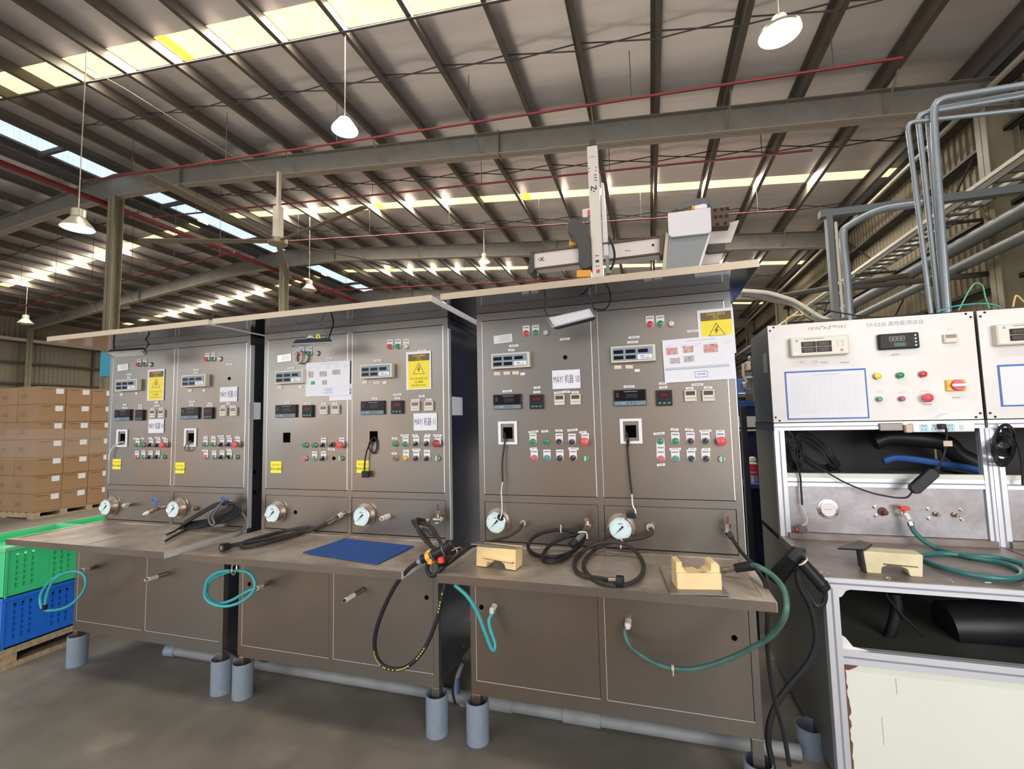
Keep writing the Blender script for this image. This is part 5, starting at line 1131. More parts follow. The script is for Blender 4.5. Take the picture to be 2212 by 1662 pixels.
G().box(c.x-.078, c.x+.055, BF-.0232, BF-.022, c.z-.034, c.z+.034).build('display', 'screen', o)
for (n, w_, h, x0, z0, m_) in ((4, .0125, .022, -.040, .012, 'seg_pale'), (4, .009, .015, -.020, -.018, 'teal_btn')):
    q = bpy.data.objects.new('digits', seg_mesh(n, w_, h, m_, c.x+x0, c.z+z0, BF-.0233, .0022)); COL.objects.link(q); q.parent = o; q.location = -WL[o.name]; WL[q.name] = Vector()
for k in range(4): G().lathe((c.x+.069, BF-.022, c.z+.025-k*.017), (0, -1, 0), [(0, .0045), (.003, .004), (.003, 0)], 12).build('key', 'white', o, True)
c = bfront(1357, 318, .012)
o = G().box(c.x-.027, c.x+.027, BF-.014, BF, c.z-.022, c.z+.022).build('counter_timer', 'cream', b1, bevel=.002)
G().box(c.x-.020, c.x+.022, BF-.0148, BF-.014, c.z+.002, c.z+.018).build('display', 'screen_amber', o); G().box(c.x-.020, c.x+.022, BF-.0146, BF-.014, c.z-.015, c.z-.004).build('keypad', 'cream2', o)
def bbtn(X, Y, m_, rr, h, nm='push_button', ring='ring'):
    c = bfront(X, Y, h); o = G().lathe((c.x, BF, c.z), (0, -1, 0), [(0, rr*1.12), (.006, rr*1.12), (.008, rr), (.008, 0)], 24).build(nm, ring, b1, True)
    G().lathe((c.x, BF, c.z), (0, -1, 0), [(.008, rr*.92), (h-.003, rr*.95), (h, rr*.7), (h, 0)] if nm != 'emergency_stop' else [(.008, rr*.6), (.018, rr*.6), (.020, rr*1.5), (.030, rr*1.5), (.036, rr*1.1), (.038, 0)], 26).build('cap', m_, o, True)
for X, Y, m_, rr in ((909, 551, 'yel_btn', .0155), (1051, 546, 'green', .0155), (1193, 539, 'red', .0155), (922, 694, 'teal_btn', .013), (1062, 692, 'dkred', .013)): bbtn(X, Y, m_, rr, .02)
bbtn(1220, 687, 'red_soft', .0145, .03, 'emergency_stop')
c = bfront(1398, 608, .02)
o = G().box(c.x-.038, c.x+.038, BF-.014, BF, c.z-.028, c.z+.028).build('isolator_switch', 'isolator_y', b1, bevel=.004)
G().lathe((c.x+.004, BF, c.z), (0, -1, 0), [(.012, .0275), (.022, .0265), (.026, .024), (.026, 0)], 28).build('knob', 'isolator_r', o, True)
G().prism([(c.x-.024, c.z-.006), (c.x+.022, c.z-.006), (c.x+.032, c.z), (c.x+.022, c.z+.006), (c.x-.024, c.z+.006)], lambda a, b: (a, BF-.0255, b), lambda a, b: (a, BF-.034, b)).build('pointer_grip', 'white', o)
def blbl(r, X, Y, w_, h=.006, m_='ink_grey'):
    c = bfront(X, Y); g = G(); n = max(2, int(w_/.009))
    for k in range(n): g.box(c.x-w_/2+(k+.1)*w_/n, c.x-w_/2+(k+.8)*w_/n, BF-.0004, BF, c.z-h/2, c.z+h/2)
    g.build('print', m_, r)
for X, Y, w_ in ((703, 468, .038), (1015, 420, .036), (1392, 686, .034), (1214, 728, .036), (1060, 652, .034), (1195, 645, .036), (1355, 262, .026), (920, 650, .03)): blbl(b1, X, Y, w_, .0055, 'gridline' if Y in (645, 652, 262, 650) else 'ink_grey')
# title lettering
c = bfront(1010, 228); text('TP-E220 高性能测试台', .0255, 'ink_grey', b1, (c.x, BF-.0003, c.z), 'lettering', ry=0, sx=1.0)
c = bfront(490, 262); text('TR', .0225, 'ink_grey', b1, (c.x, BF-.0003, c.z), 'lettering')
g = G(); random.seed(5)
c0 = bfront(500, 255); c1 = bfront(708, 245)
pts = []
for k in range(60):
    t = k/59; pts.append((c0.x+(c1.x-c0.x)*t+random.uniform(-.006, .006), BF-.0006, c0.z+(c1.z-c0.z)*t*.3+random.uniform(-.011, .011)-.002))
g.tube(pts, .0006, 4); g.build('scribble', 'carton_tape', b1)
for X, Y, w_ in ((438, 464, .026), (515, 464, .03)): 
    c = bfront(X, Y); G().box(c.x-w_/2, c.x+w_/2, BF-.0005, BF, c.z-.006, c.z+.006).build('sticker', 'amber_label', b1)
c = bfront(575, 468); text('新测试', .012, 'ink_grey', b1, (c.x, BF-.0003, c.z), 'lettering')
g = G().tube([at(*Z4(X, Y), y=BF-.0006) for X, Y in ((1240, 818), (1290, 790), (1340, 784))], .0007, 4).tube([at(*Z4(X, Y), y=BF-.0006) for X, Y in ((1265, 818), (1300, 795), (1320, 790))], .0006, 4).build('pen_mark', 'ink_grey', b1)
# bordered sheets
def bsheet(tl, tr, br_, bl, label):
    P = [at(*Z4(*q), y=BF-.002) for q in (tl, tr, br_, bl)]
    x0 = (P[0].x+P[3].x)/2; x1 = (P[1].x+P[2].x)/2; z1 = (P[0].z+P[1].z)/2; z0 = (P[2].z+P[3].z)/2
    o = G().box(x0, x1, BF-.0022, BF-.0005, z0, z1).build('bordered_sheet', 'blue_edge'); tag(o, label, 'paper sheet')
    G().box(x0+.007, x1-.007, BF-.003, BF-.0022, z0+.007, z1-.009).build('paper', 'paper', o)
    g = G(); W_ = x1-x0; H = z1-z0
    for k in range(22): g.box(x0+.03, x1-.02-(k % 3)*.01, BF-.0031, BF-.003, z1-.035-k*(H-.06)/22, z1-.0343-k*(H-.06)/22)
    for k in range(12): g.box(x0+.03+k*(W_-.06)/12, x0+.0305+k*(W_-.06)/12, BF-.0031, BF-.003, z0+.02, z1-.035)
    g.box(x0+W_*.33, x0+W_*.68, BF-.0031, BF-.003, z1-.026, z1-.022)
    g.build('print', 'gridline', o)
bsheet((326, 528), (828, 501), (857, 812), (350, 825), 'blue bordered chart sheet on the white bench front panel')
c = at(*Z4(1630, 485), y=BF); P = [c.x, c.x+.30]
o = G().box(P[0]+.008, P[1], BF-.0022, BF-.0005, c.z-.20, c.z).build('bordered_sheet', 'blue_edge'); tag(o, 'blue bordered chart sheet at the right edge of the picture', 'paper sheet')
G().box(P[0]+.016, P[1]-.008, BF-.003, BF-.0022, c.z-.193, c.z-.009).build('paper', 'paper', o)
banalyser(b2, Vector((at(*Z4(1640, 300), y=BF-.03).x+.133, 0, at(*Z4(1700, 295), y=BF-.03).z)))
# side details
c = at(*Z4(207, 475), x=BX0); G().box(BX0-.0008, BX0, c.y-.045, c.y+.03, c.z-.055, c.z+.055).build('paper_label', 'bench_side2', b1) if False else None
MT['side_label'] = mat('greyed paper label', (.36, .37, .35), .6); MT['strap'] = mat('black strap', (.03, .032, .035), .4)
G().box(BX0-.0012, BX0, c.y-.055, c.y+.03, c.z-.055, c.z+.055).build('paper_label', 'side_label', b1)
G().box(BX0-.003, BX0+.002, BF+.0, BDEP, BZB-.045, BZB-.004).build('strap', 'strap', b1)
# power strip
c = bfront(1310, 870, .03)
ps = G().box(c.x-.122, c.x+.122, BF-.034, BF-.004, c.z-.0225, c.z+.0225).build('power_strip', 'white', None, bevel=.005); tag(ps, 'white power strip fixed under the bench panel with one black plug', 'power strip')
for dx, w_ in ((-.079, .036), (-.040, .02), (.026, .036)):
    q = G().box(c.x+dx-w_/2, c.x+dx+w_/2, BF-.0348, BF-.034, c.z-.017, c.z+.017).build('socket', 'socket', ps)
    for a, b in ((-.008, .009), (0, .009), (.008, .009), (-.007, -.008), (.007, -.008)):
        if abs(a) < w_/2-.002: G().box(c.x+dx+a-.0011, c.x+dx+a+.0011, BF-.0352, BF-.0348, c.z+b-.004, c.z+b+.004).build('slot', 'ink', q)
G().box(c.x+.063, c.x+.078, BF-.0365, BF-.034, c.z-.011, c.z+.011).build('rocker_switch', 'socket', ps, bevel=.003)
G().box(c.x-.15, c.x-.122, BF-.030, BF-.004, c.z-.024, c.z+.016).build('tan_end', 'tan', ps, bevel=.004)
c = bfront(960, 865, .01); tag(G().box(c.x-.03, c.x+.07, BF-.012, BF-.001, c.z-.022, c.z+.018).build('wall_bracket', 'slate', None, bevel=.004), 'small worn grey bracket left of the power strip', 'bracket')
pl = at(*ZF(470, 140), y=BF-.05)
o = hose('extension_cable', [pl+Vector((.01, 0, 0)), at(*ZF(530, 160), y=BF-.065), at(*ZF(545, 260), y=BF-.06), at(*ZF(535, 350), y=BF-.06), at(*ZF(515, 500), y=BF-.07), at(*ZF(470, 620), y=BF-.08), at(*ZF(420, 710), y=BF-.09)], .0048, 'hose_black', 'black power cord with its plug and adapter brick hanging from the power strip', 'cable')
G().box(pl.x-.012, pl.x+.014, BF-.066, BF-.034, pl.z-.013, pl.z+.013).build('plug', 'black_plastic', o, bevel=.004)
G().cyl(at(*ZF(455, 665), y=BF-.085), at(*ZF(400, 740), y=BF-.09), .0055, .012, 12).build('strain_relief', 'black_plastic', o, True)
a = at(*ZF(350, 770), y=BF-.09); b = at(*ZF(95, 1010), y=BF-.09); d = (b-a).normalized(); u = Vector((-d.z, 0, d.x))
g = G(); w_ = .027
pts = [a-u*w_*.9, a-d*.0-u*w_*.5-d*.012, a+u*w_*.6-d*.012, a+u*w_, b+u*w_*.9, b+u*w_*.4+d*.016, b-u*w_*.6+d*.014, b-u*w_]
g.add([p+Vector((0, -.016, 0)) for p in pts]+[p+Vector((0, .016, 0)) for p in pts], [(i, (i+1) % 8, 8+(i+1) % 8, 8+i) for i in range(8)]+[tuple(range(8)), tuple(range(8, 16))]).build('adapter_brick', 'gun', o, bevel=.005)
G().tube(spline([b+d*.01, at(*Z4(1095, 1298), y=BF-.09), at(*Z4(1060, 1307), y=BF-.08), at(*Z4(980, 1300), y=BF-.07), at(*Z4(850, 1270), y=BF-.06), at(*Z4(700, 1210), y=BF-.05), at(*Z4(560, 1130), y=BF-.04), at(*Z4(460, 1070), y=BF-.02), at(*Z4(400, 1020), y=BF+.02)]), .0042, 8).build('lead', 'hose_black', o, True)
c = at(*ZF(557, 375), y=BF-.065); G().box(c.x-.017, c.x+.017, BF-.068, BF-.064, c.z-.013, c.z+.013).build('cable_tag', 'tan', o)
p = path(Z4, [(345, 890), (375, 920), (385, 1000), (400, 1080), (425, 1170), (432, 1260), (438, 1350)], BF-.02)
o = hose('cable', p, .0048, 'hose_black', 'black cable ending in a grey and red connector on the white bench', 'cable')
G().tube(spline([p[-1]]+path(Z4, [(450, 1390), (468, 1440), (462, 1465), (440, 1478)], BF-.025)), .0028, 6).build('bare_white_lead', 'wire_white', o, True)
c = at(*Z4(435, 1500), y=BF-.03); G().box(c.x-.018, c.x+.022, BF-.045, BF-.02, c.z-.016, c.z+.014).build('connector', 'cable_grey', o, bevel=.003); G().box(c.x-.027, c.x-.018, BF-.040, BF-.025, c.z-.008, c.z+.008).build('red_end', 'redp', o)
# coil of cable in the upper bay
def coilb(cx0, cy0, Z, w_, h, ang, n, y, label, r=.005):
    pts = []
    for k in range(n*14):
        if k % 14 == 0: sx_, sy_, ox, oy = random.uniform(.78, 1.12), random.uniform(.35, 1.2), random.uniform(-.08, .08)*w_, random.uniform(-.3, .3)*h
        t = 2*math.pi*k/14; X = w_*math.cos(t)*sx_+ox; Y = h*math.sin(t)*sy_+oy
        pts.append(at(*Z(cx0+X*math.cos(ang)-Y*math.sin(ang), cy0+X*math.sin(ang)+Y*math.cos(ang)), y=y+.03*math.sin(k*.9)))
    return hose('coiled_cable', pts, r, 'hose_black', label, 'cable', k=2, n=7)
coilb(500, 1010, Z4, 180, 70, .66, 13, BF+.09, 'bundle of coiled black cable in the upper bay of the white bench')
coilb(385, 1010, Z4, 110, 45, 1.4, 8, BF+.06, 'bunched black cable at the left of the upper bay')
o = coilb(1330, 420, ZF, 140, 250, .12, 11, BF-.03, 'loops of black cable hung at the right edge of the picture', .0045)
G().tube(spline(path(ZF, [(1290, 160), (1400, 190), (1500, 320), (1560, 500), (1590, 700), (1600, 950)], BF-.04)), .006, 8).build('tail', 'hose_black', o, True)
P = [at(*Z4(X, Y), y=BF+.2) for X, Y in ((940, 1080), (1050, 1060), (1400, 1110), (1560, 1140))]
tag(G().tube(spline([q+Vector((0, 0, 0)) for q in P]), .018, 8).build('blue_sheet', 'blue_steel', None, True), 'dark blue sheet lying on the upper shelf of the white bench', 'hose')  # tube shape stands in for a dark blue sheet
P = [at(*Z4(X, Y), y=BF+.25) for X, Y in ((880, 960), (1000, 930), (1300, 960), (1400, 1040), (1550, 1110))]
tag(G().tube(spline(P), [.03]*1 and .045, 10).build('black_bag', 'gun', None, True), 'dark bundle on the upper shelf of the white bench', 'bundle')
# fitting panel parts
FYp = BF+.012
def bp(X, Y): return at(*Z4(X, Y), y=FYp)
c = bp(597, 1376)
o = G().lathe((c.x, FYp, c.z), (0, -1, 0), [(0, .050), (.002, .050), (.003, .047), (.003, .040), (.012, .040), (.013, .034), (.008, .033)], 40).build('pressure_gauge', 'chrome', b1, True)
G().lathe((c.x, FYp, c.z), (0, -1, 0), [(.009, .034), (.010, .034), (.010, 0)], 36).build('dial', 'white', o)
for k in range(3): t = math.radians(90+120*k); G().lathe((c.x+.0445*math.cos(t), FYp-.002, c.z+.0445*math.sin(t)), (0, -1, 0), [(0, .0035), (.002, .003), (.002, 0)], 10).build('screw', 'black_plastic', o)
g = G().box(c.x-.022, c.x+.016, FYp-.0108, FYp-.0103, c.z-.001, c.z+.001)
for k in range(9):
    t = math.radians(225-k*33.75); g.box(c.x+.028*math.cos(t)-.001, c.x+.028*math.cos(t)+.001, FYp-.0106, FYp-.0102, c.z+.028*math.sin(t)-.001, c.z+.028*math.sin(t)+.001)
g.build('needle', 'red', o)
c = bp(935, 1392); o = G().lathe((c.x, FYp, c.z), (.15, -1, -.05), [(0, .022), (.006, .020), (.008, .012), (.028, .012), (.03, .009), (.03, 0)], 18).build('rusty_port', 'rust', b1, True)
for X, Y in ((885, 1362), (893, 1418), (1216, 1375), (1221, 1433), (1419, 1380), (1425, 1440)):
    c = bp(X, Y); put('hexb', lambda: G().lathe((0, 0, 0), (0, -1, 0), [(0, .0095), (.003, .0095), (.004, .006), (.009, .0055), (.009, 0)], 6).mesh('b', 'chrome'), 'bolt', b1, (c.x, FYp, c.z))
for X, Y in ((1262, 1406), (1378, 1410)):
    c = bp(X, Y); o = G().lathe((c.x, FYp, c.z), (.1, -1, 0), [(0, .012), (.01, .012), (.011, .008), (.028, .008), (.028, 0)], 14).build('pipe_port', 'brass', b1, True)
# white tap with red lever and green hose
a = bp(1025, 1395); b = at(*Z4(1070, 1405), y=FYp-.05); c = at(*Z4(1098, 1440), y=FYp-.06)
tap = G().cyl(a, b, .013, .013, 14).tube(spline([b, at(*Z4(1085, 1415), y=FYp-.055), c]), .0125, 12).build('ball_tap', 'bench_cream', None, True); tag(tap, 'pale plastic tap with a red lever on the white bench', 'tap')
c2 = at(*Z4(1065, 1368), y=FYp-.045); G().box(c2.x-.020, c2.x+.020, c2.y-.02, c2.y+.012, c2.z-.008, c2.z+.008).box(c2.x-.006, c2.x+.006, c2.y-.01, c2.y+.008, c2.z-.03, c2.z).build('red_lever', 'redp', tap, bevel=.003)
lst = [(1200, 92), (1232, 150), (1300, 212), (1400, 262)]
p = [at(*ZS(*q), y=y) for q, y in zip(lst, (FYp-.06, FYp-.08, FYp-.11, FYp-.15))]
p += [at(*ZS(*q), z=BCZ+.012) for q in ((1550, 302), (1740, 335), (1870, 375), (1918, 410), (1880, 440), (1760, 442), (1600, 422), (1400, 372), (1300, 330), (1240, 305))]
p += [at(*ZS(*q), z=BCZ+.012) for q in ((1290, 292), (1400, 285), (1560, 296), (1760, 312), (1930, 352))]
h = hose('water_hose', p, .0098, 'hose_green2', 'green teal hose curling across the white bench top') if 'hose_green2' in MT else None
MT['hose_green2'] = mat('teal green hose', (.04, .19, .19), .3, noise=.2, nscale=20)
h = hose('water_hose', p, .0105, 'hose_green2', 'green teal hose curling across the white bench top')
G().cyl(p[0]+Vector((0, 0, .006)), p[0]+(p[1]-p[0])*.25, .0135, n=12).build('hose_clamp', 'chrome', h)
o, a, d, q, L = block('fixture_block', ZS(925, 408), ZS(1275, 436), .085, .075, [(0, 0), (.27, 0), (.29, .30), (.40, .42), (.50, .46), (.62, .42), (.76, .30), (.80, .0), (1.02, 0), (1.06, 1), (-.04, 1)], 'pale cream fixture block with a black left side on the white bench', 'block_pale', BCZ)
G().prism([(-.005, 0), (-.065, .10), (-.09, 1.0), (-.045, 1.0)], lambda u, v: a+d*(u*L)-q*.001+Vector((0, 0, v*.085)), lambda u, v: a+d*(u*L)+q*.06+Vector((0, 0, v*.085))).build('black_side', 'gun', o)
G().prism([(.32, .50), (.95, .46), (.95, .42), (.32, .44)], lambda u, v: a+d*(u*L)-q*.002+Vector((0, 0, v*.085)), lambda u, v: a+d*(u*L)+Vector((0, 0, v*.085))).build('groove', 'carton_tape', o)
TT = BCZ+.088
pl = G().slab([at(*ZS(*s), z=TT+dz) for s, dz in (((738, 258), -.015), ((905, 268), 0), ((960, 232), 0), ((880, 207), -.005))], .006).build('plate', 'gun'); tag(pl, 'black metal plate sticking out left of the fixture block on the white bench', 'plate')
tag(G().box(1.98, 2.0, -.01, .0, BCZ, BCZ+.002).build('washer', 'chrome'), 'small bright washer on the white bench top', 'washer')
# spray gun hanging on the bench corner
yg = BCF-.05
S = lambda X, Y, y=yg: at(*ZS(X, Y), y=y)
gun2 = empty('spray_gun', S(500, 400), 'black spray gun with a long handle hung at the left corner of the white bench', 'spray gun')
G().cyl(S(345, 440, -.02), S(470, 290), .034, .026, 18).build('body', 'gun', gun2, True)
G().tube([S(440, 320), S(480, 278), S(520, 290)], .026, 14).build('elbow', 'gun', gun2, True)
G().cyl(S(495, 325), S(640, 490), .0225, .024, 18).build('handle', 'gun', gun2, True)
G().cyl(S(505, 330), S(512, 338), .0245, n=18).build('pale_band', 'fit_white', gun2)
G().cyl(S(632, 480), S(660, 515), .0265, .022, 16).build('end_cap', 'gun', gun2, True)
G().tube(spline([S(480, 385), S(510, 480), S(560, 570), S(600, 618), S(645, 610), S(660, 560), S(655, 500)]), .0085, 8).build('trigger_guard', 'gun', gun2, True)
h = hose('test_hose', [S(475, 400), S(500, 500), S(555, 600), S(590, 720), S(600, 850), S(565, 960), S(500, 1050), S(420, 1140), S(345, 1250), S(300, 1380), S(296, 1500), S(315, 1600), S(330, 1700)], .0115, 'hose_black', 'thick black hose falling from the spray gun at the white bench corner', group='black test hoses')
# odds inside the open lower bay of the bench
p = path(ZS, [(1100, 540), (1115, 640), (1080, 780), (1035, 900)], .25); tag(G().tube(spline(p), .022, 10).build('drain_hose', 'hose_black', None, True), 'dark hose inside the open lower bay of the white bench', 'hose')
p = path(ZS, [(1040, 540), (1150, 680), (1290, 810)], .22); tag(G().tube(spline(p), .006, 7).build('cable', 'hose_black', None, True), 'thin dark cable inside the open lower bay', 'cable')
a = at(*ZS(1420, 740), y=.35); b_ = at(*ZS(1900, 740), y=.35)
mo = G().cyl(a, b_, .10, n=24).build('pump_motor', 'gun', None, True); tag(mo, 'black pump motor inside the open lower bay of the white bench', 'motor')
a = at(*ZS(1480, 870), y=.32); b_ = at(*ZS(1690, 870), y=.32); G().cyl(a, b_, .055, n=20).build('grey_casing', 'duct', mo, True)
# ------------------------------------------------------------------ floor pipe run behind the legs
yp = .10
r = empty('drain_pipe', (0, yp, .04), 'long grey plastic drain pipe on the floor behind the stand legs', 'pipe')
G().cyl((-2.20, yp, .038), (1.35, yp, .038), .030, n=16).build('pipe_run', 'pipe_dull', r, True)
for x in (-.02, .42): G().cyl((x-.09, yp, .038), (x+.09, yp, .038), .036, n=16).build('coupling', 'pipe_dull', r, True)
G().cyl((.42, yp, .04), (.42, yp, .20), .018, n=12).build('riser', 'pipe_dull', r, True)
G().cyl((-2.20, yp, .038), (-2.26, yp-.02, .045), .036, n=14).build('elbow', 'pipe_grey', r, True)
c = at(*ZR(205, 1110), y=.1)
o = G().tube(spline([at(*ZR(215, 1010), y=.1), at(*ZR(190, 1100), y=.1), at(*ZR(195, 1200), y=.1), at(*ZR(240, 1270), y=.1)]), .016, 10).build('drain_branch', 'pipe_dull', None, True); tag(o, 'grey drain branch with a blue valve handle between the middle and nearest stands', 'pipe')
G().box(c.x+.0, c.x+.012, c.y-.03, c.y-.02, c.z-.05, c.z+.02).build('blue_handle', 'blue_steel', o)
p = path(ZR, [(230, 900), (205, 1000), (175, 1080), (165, 1180), (180, 1250)], .0); hose('cable', p, .006, 'hose_black', 'black cable hanging in the gap between the middle and nearest stands', 'cable')
p = path(ZM, [(395, 985), (430, 998), (470, 995), (530, 975)], .05); o = hose('cable', p, .004, 'hose_black', 'short black cable with a brass tip below the middle stand', 'cable'); c = at(*ZM(472, 995), y=.04); G().cyl(c, c+Vector((.015, 0, .004)), .006, n=10).build('brass_tip', 'tan', o)
# ------------------------------------------------------------------ left: crates on a pallet
PXc, PYc = -3.10, -.33
pal = empty('wooden_pallet', (PXc-.6, PYc+.5, 0), 'pale wooden pallet under the green and blue crates', 'pallet')
for k in range(3): 
    y = PYc+k*.5; G().box(PXc-1.1, PXc, y, y+.09, .02, .095).build('bearer', 'pallet', pal)
for k in range(8): G().box(PXc-1.1+k*.143, PXc-1.1+k*.143+.1, PYc-.01, PYc+1.1, .1, .125).build('top_board', 'pallet', pal)
for k in range(3): G().box(PXc-.1-k*.48, PXc-k*.48, PYc-.01, PYc+1.1, 0.0, .02).build('bottom_board', 'pallet', pal)
G().box(PXc-.02, PXc+.005, PYc-.01, PYc+1.1, .085, .125).build('edge_board', 'pallet', pal)
G().box(PXc-.02, PXc+.005, PYc-.01, PYc+1.1, .0, .028).build('edge_board', 'pallet', pal)
def crate(x1, y0, z0, h, m_, rim, label, w_=.6, l=.58):
    r = empty('crate', (x1-w_/2, y0+l/2, z0), label, 'crate', 'plastic crates on the pallet')
    x0, y1 = x1-w_, y0+l; t = .006
    g = G(); g.box(x0, x1, y0, y1, z0, z0+.008); g.box(x0, x0+t, y0, y1, z0, z0+h); g.box(x0, x1, y1-t, y1, z0, z0+h); g.box(x0, x1, y0, y0+t, z0, z0+h)
    g.build('shell', m_, r)
    # perforated right side: grid of bars
    g = G(); ny, nz = 15, 6
    g.box(x1-t, x1, y0, y1, z0, z0+.05); g.box(x1-t, x1, y0, y1, z0+h-.045, z0+h)
    zz0, zz1 = z0+.05, z0+h-.045; py = l/ny; pz = (zz1-zz0)/nz
    for k in range(ny+1): 
        y = y0+k*py; ww = .012 if k % 5 else .026; g.box(x1-t, x1, max(y-ww, y0), min(y+ww, y1), zz0, zz1)
    for k in range(1, nz): g.box(x1-t+.0005, x1-.0005, y0, y1, zz0+k*pz-.006, zz0+k*pz+.006)
    tag(g.build('slotted_side', m_, r), kind='stuff')
    zt_ = z0+h+.0015; zl_ = z0+h-.02
    G().box(x0-.008, x1+.008, y0-.008, y0+.0065, zl_, zt_).box(x0-.008, x1+.008, y1-.0065, y1+.008, zl_, zt_).box(x1-.0065, x1+.008, y0+.0066, y1-.0066, zl_, zt_).box(x0-.008, x0+.0065, y0+.0066, y1-.0066, zl_, zt_).build('rim', rim, r)
    [G().box(x1+.0003, x1+.006, yy, yy+.012, z0+.001, z0+h-.021).build('corner_rib', m_, r) for yy in (y0, y1-.012)]
    G().box(x0+.01, x1-.01, y0+.01, y1-.01, z0+.02, z0+h-.06).build('contents', m_, r)
    return r
HB = .31
crate(PXc, PYc+.01, .126, HB, 'crate_blue', 'crate_blue', 'blue slotted plastic crate on the pallet at the lower left, under the green one')
crate(PXc, PYc+.01, .126+HB, HB, 'crate_green', 'crate_green_rim', 'green slotted plastic crate stacked on the blue crate at the lower left')
crate(PXc, PYc+.60, .126, HB, 'crate_blue', 'crate_blue', 'blue crate behind the first blue crate, mostly hidden by the leftmost stand')
crate(PXc, PYc+.60, .126+HB, HB, 'crate_green', 'crate_green_rim', 'green crate behind the first green crate, partly hidden by the leftmost stand')
# ------------------------------------------------------------------ carton stack
KX, KY = -9.12, 2.92
pal = empty('wooden_pallet', (KX-.7, KY+.6, 0), 'wooden pallet under the brown carton stack', 'pallet')
for k in range(4): G().box(KX-1.5, KX, KY+k*.38, KY+k*.38+.1, .02, .085).build('bearer', 'pallet', pal)
for k in range(9): G().box(KX-1.5+k*.17, KX-1.5+k*.17+.13, KY, KY+1.25, .085, .105).build('top_board', 'pallet', pal)
for k in range(3): G().box(KX-1.5+k*.68, KX-1.36+k*.68, KY, KY+1.25, 0, .02).build('bottom_board', 'pallet', pal)
rows = ['lowest', 'second from the bottom', 'third from the bottom', 'middle', 'third from the top', 'second from the top', 'top']
cols = ['at the near corner', 'second from the near corner', 'third from the near corner']
CH = .303
def carton(x0, x1, y0, y1, z, label, g_, lbl=True, front=False):
    j = random.uniform(-.006, .006)
    o = G().box(x0+.003, x1-.003+j, y0+.003, y1-.003, z+.001, z+CH-.002).build('carton', 'carton', None, bevel=.004); tag(o, label, 'carton', g_)
    if lbl:
        X = x1-.003+j
        G().box(X, X+.001, y1-.15, y1-.04, z+CH-.12, z+CH-.03).build('shipping_label', 'paper', o)
        g = G(); [g.box(X, X+.0008, y0+.05+k*.03, y0+.07+k*.03, z+CH-.05, z+CH-.03) for k in range(5)]; g.build('print', 'carton_tape', o)
    if front:
        g = G(); [g.box(x0+.06+(k % 3)*.01, x0+.22, y0+.002, y0+.003, z+.10+k*.02, z+.107+k*.02) for k in range(4)]; g.build('print', 'carton_tape', o)
    return o
for r_ in range(7):
    z = .107+r_*CH
    off = 0
    for c_ in range(3):
        carton(KX-.55, KX, KY+c_*.385, KY+(c_+1)*.385, z, 'brown carton, %s layer, %s on the right face' % (rows[r_], cols[c_]), 'brown cartons stacked on the pallet', True, c_ == 0)
    for c_ in range(2):
        wv = .46 if r_ % 2 else .5
        carton(KX-.55-(c_+1)*wv, KX-.55-c_*wv, KY, KY+.56, z, 'brown carton, %s layer, %s on the left face' % (rows[r_], ('next to the corner carton', 'farthest left')[c_]), 'brown cartons stacked on the pallet', False, True)
# stretch film over the middle layers
M = bpy.data.materials.new('stretch film'); M.use_nodes = True; nt = M.node_tree; b = nt.nodes['Principled BSDF']
b.inputs['Base Color'].default_value = (.9, .9, .95, 1); b.inputs['Roughness'].default_value = .15; b.inputs['Alpha'].default_value = .10; MT['film'] = M
z0, z1 = .107+CH*2.9, .107+CH*4.6
f = G().add([(KX+.012, KY-.012, z0), (KX+.012, KY+1.16, z0+.05), (KX+.012, KY+1.16, z1-.05), (KX+.012, KY-.012, z1)], [(0, 1, 2, 3)]).add([(KX-1.5, KY-.012, z0), (KX+.012, KY-.012, z0), (KX+.012, KY-.012, z1), (KX-1.5, KY-.012, z1)], [(0, 1, 2, 3)]).build('stretch_film', 'film'); tag(f, 'clear stretch film wrapped round the middle carton layers', 'film')
# blue notice behind the leftmost stand
c = at(*Z1(748, 475), y=6.8); tag(G().box(c.x-.30, c.x+.20, 6.78, 6.8, c.z-.32, c.z+.36).build('wall_notice', 'cyan'), 'blue notice board on the column behind the leftmost stand', 'notice')
# ------------------------------------------------------------------ gantry robot behind the nearest stand
yr = 3.5
rb = empty('gantry_robot', (0.4, yr, 1.6), 'white gantry robot arm standing above the nearest test stand', 'robot arm')
Q = lambda X, Y, y=yr: at(*ZQ(X, Y), y=y)
def qbox(nm, X0, X1, Y0, Y1, y0, y1, m_, parent=rb, bevel=.006):
    a = Q(X0, Y0, y0); b = Q(X1, Y1, y0); return G().box(a.x, b.x, y0, y1, b.z, a.z).build(nm, m_, parent, bevel=bevel)
def qpoly(nm, pts, y0, y1, m_, parent=rb, bevel=.004):
    P = [Q(X, Y, y0) for X, Y in pts]; D = Vector((0, y1-y0, 0)); n = len(P)
    return G().add(P+[p+D for p in P], [(i, (i+1) % n, n+(i+1) % n, n+i) for i in range(n)]+[tuple(range(n)), tuple(reversed(range(n, 2*n)))]).build(nm, m_, parent, bevel=bevel)
col = qpoly('vertical_axis', [(605, 152), (695, 138), (750, 1240), (765, 1700), (672, 1700), (655, 1290)], yr, yr+.10, 'robot_white')
qpoly('rear_cover', [(728, 470), (752, 470), (800, 1110), (752, 1120)], yr+.10, yr+.18, 'robot_white2')
qpoly('end_cap', [(622, 95), (676, 82), (690, 138), (622, 148)], yr+.02, yr+.09, 'robot_grey')
for (X, Y) in ((624, 345), (624, 373), (685, 335), (685, 363), (673, 402), (686, 401), (675, 426), (688, 425), (677, 450), (690, 449), (690, 1210), (710, 1208)):
    c = Q(X, Y); G().cyl((c.x, yr-.001, c.z), (c.x, yr+.002, c.z), .008, n=12).build('bolt_hole', 'black_plastic', col)
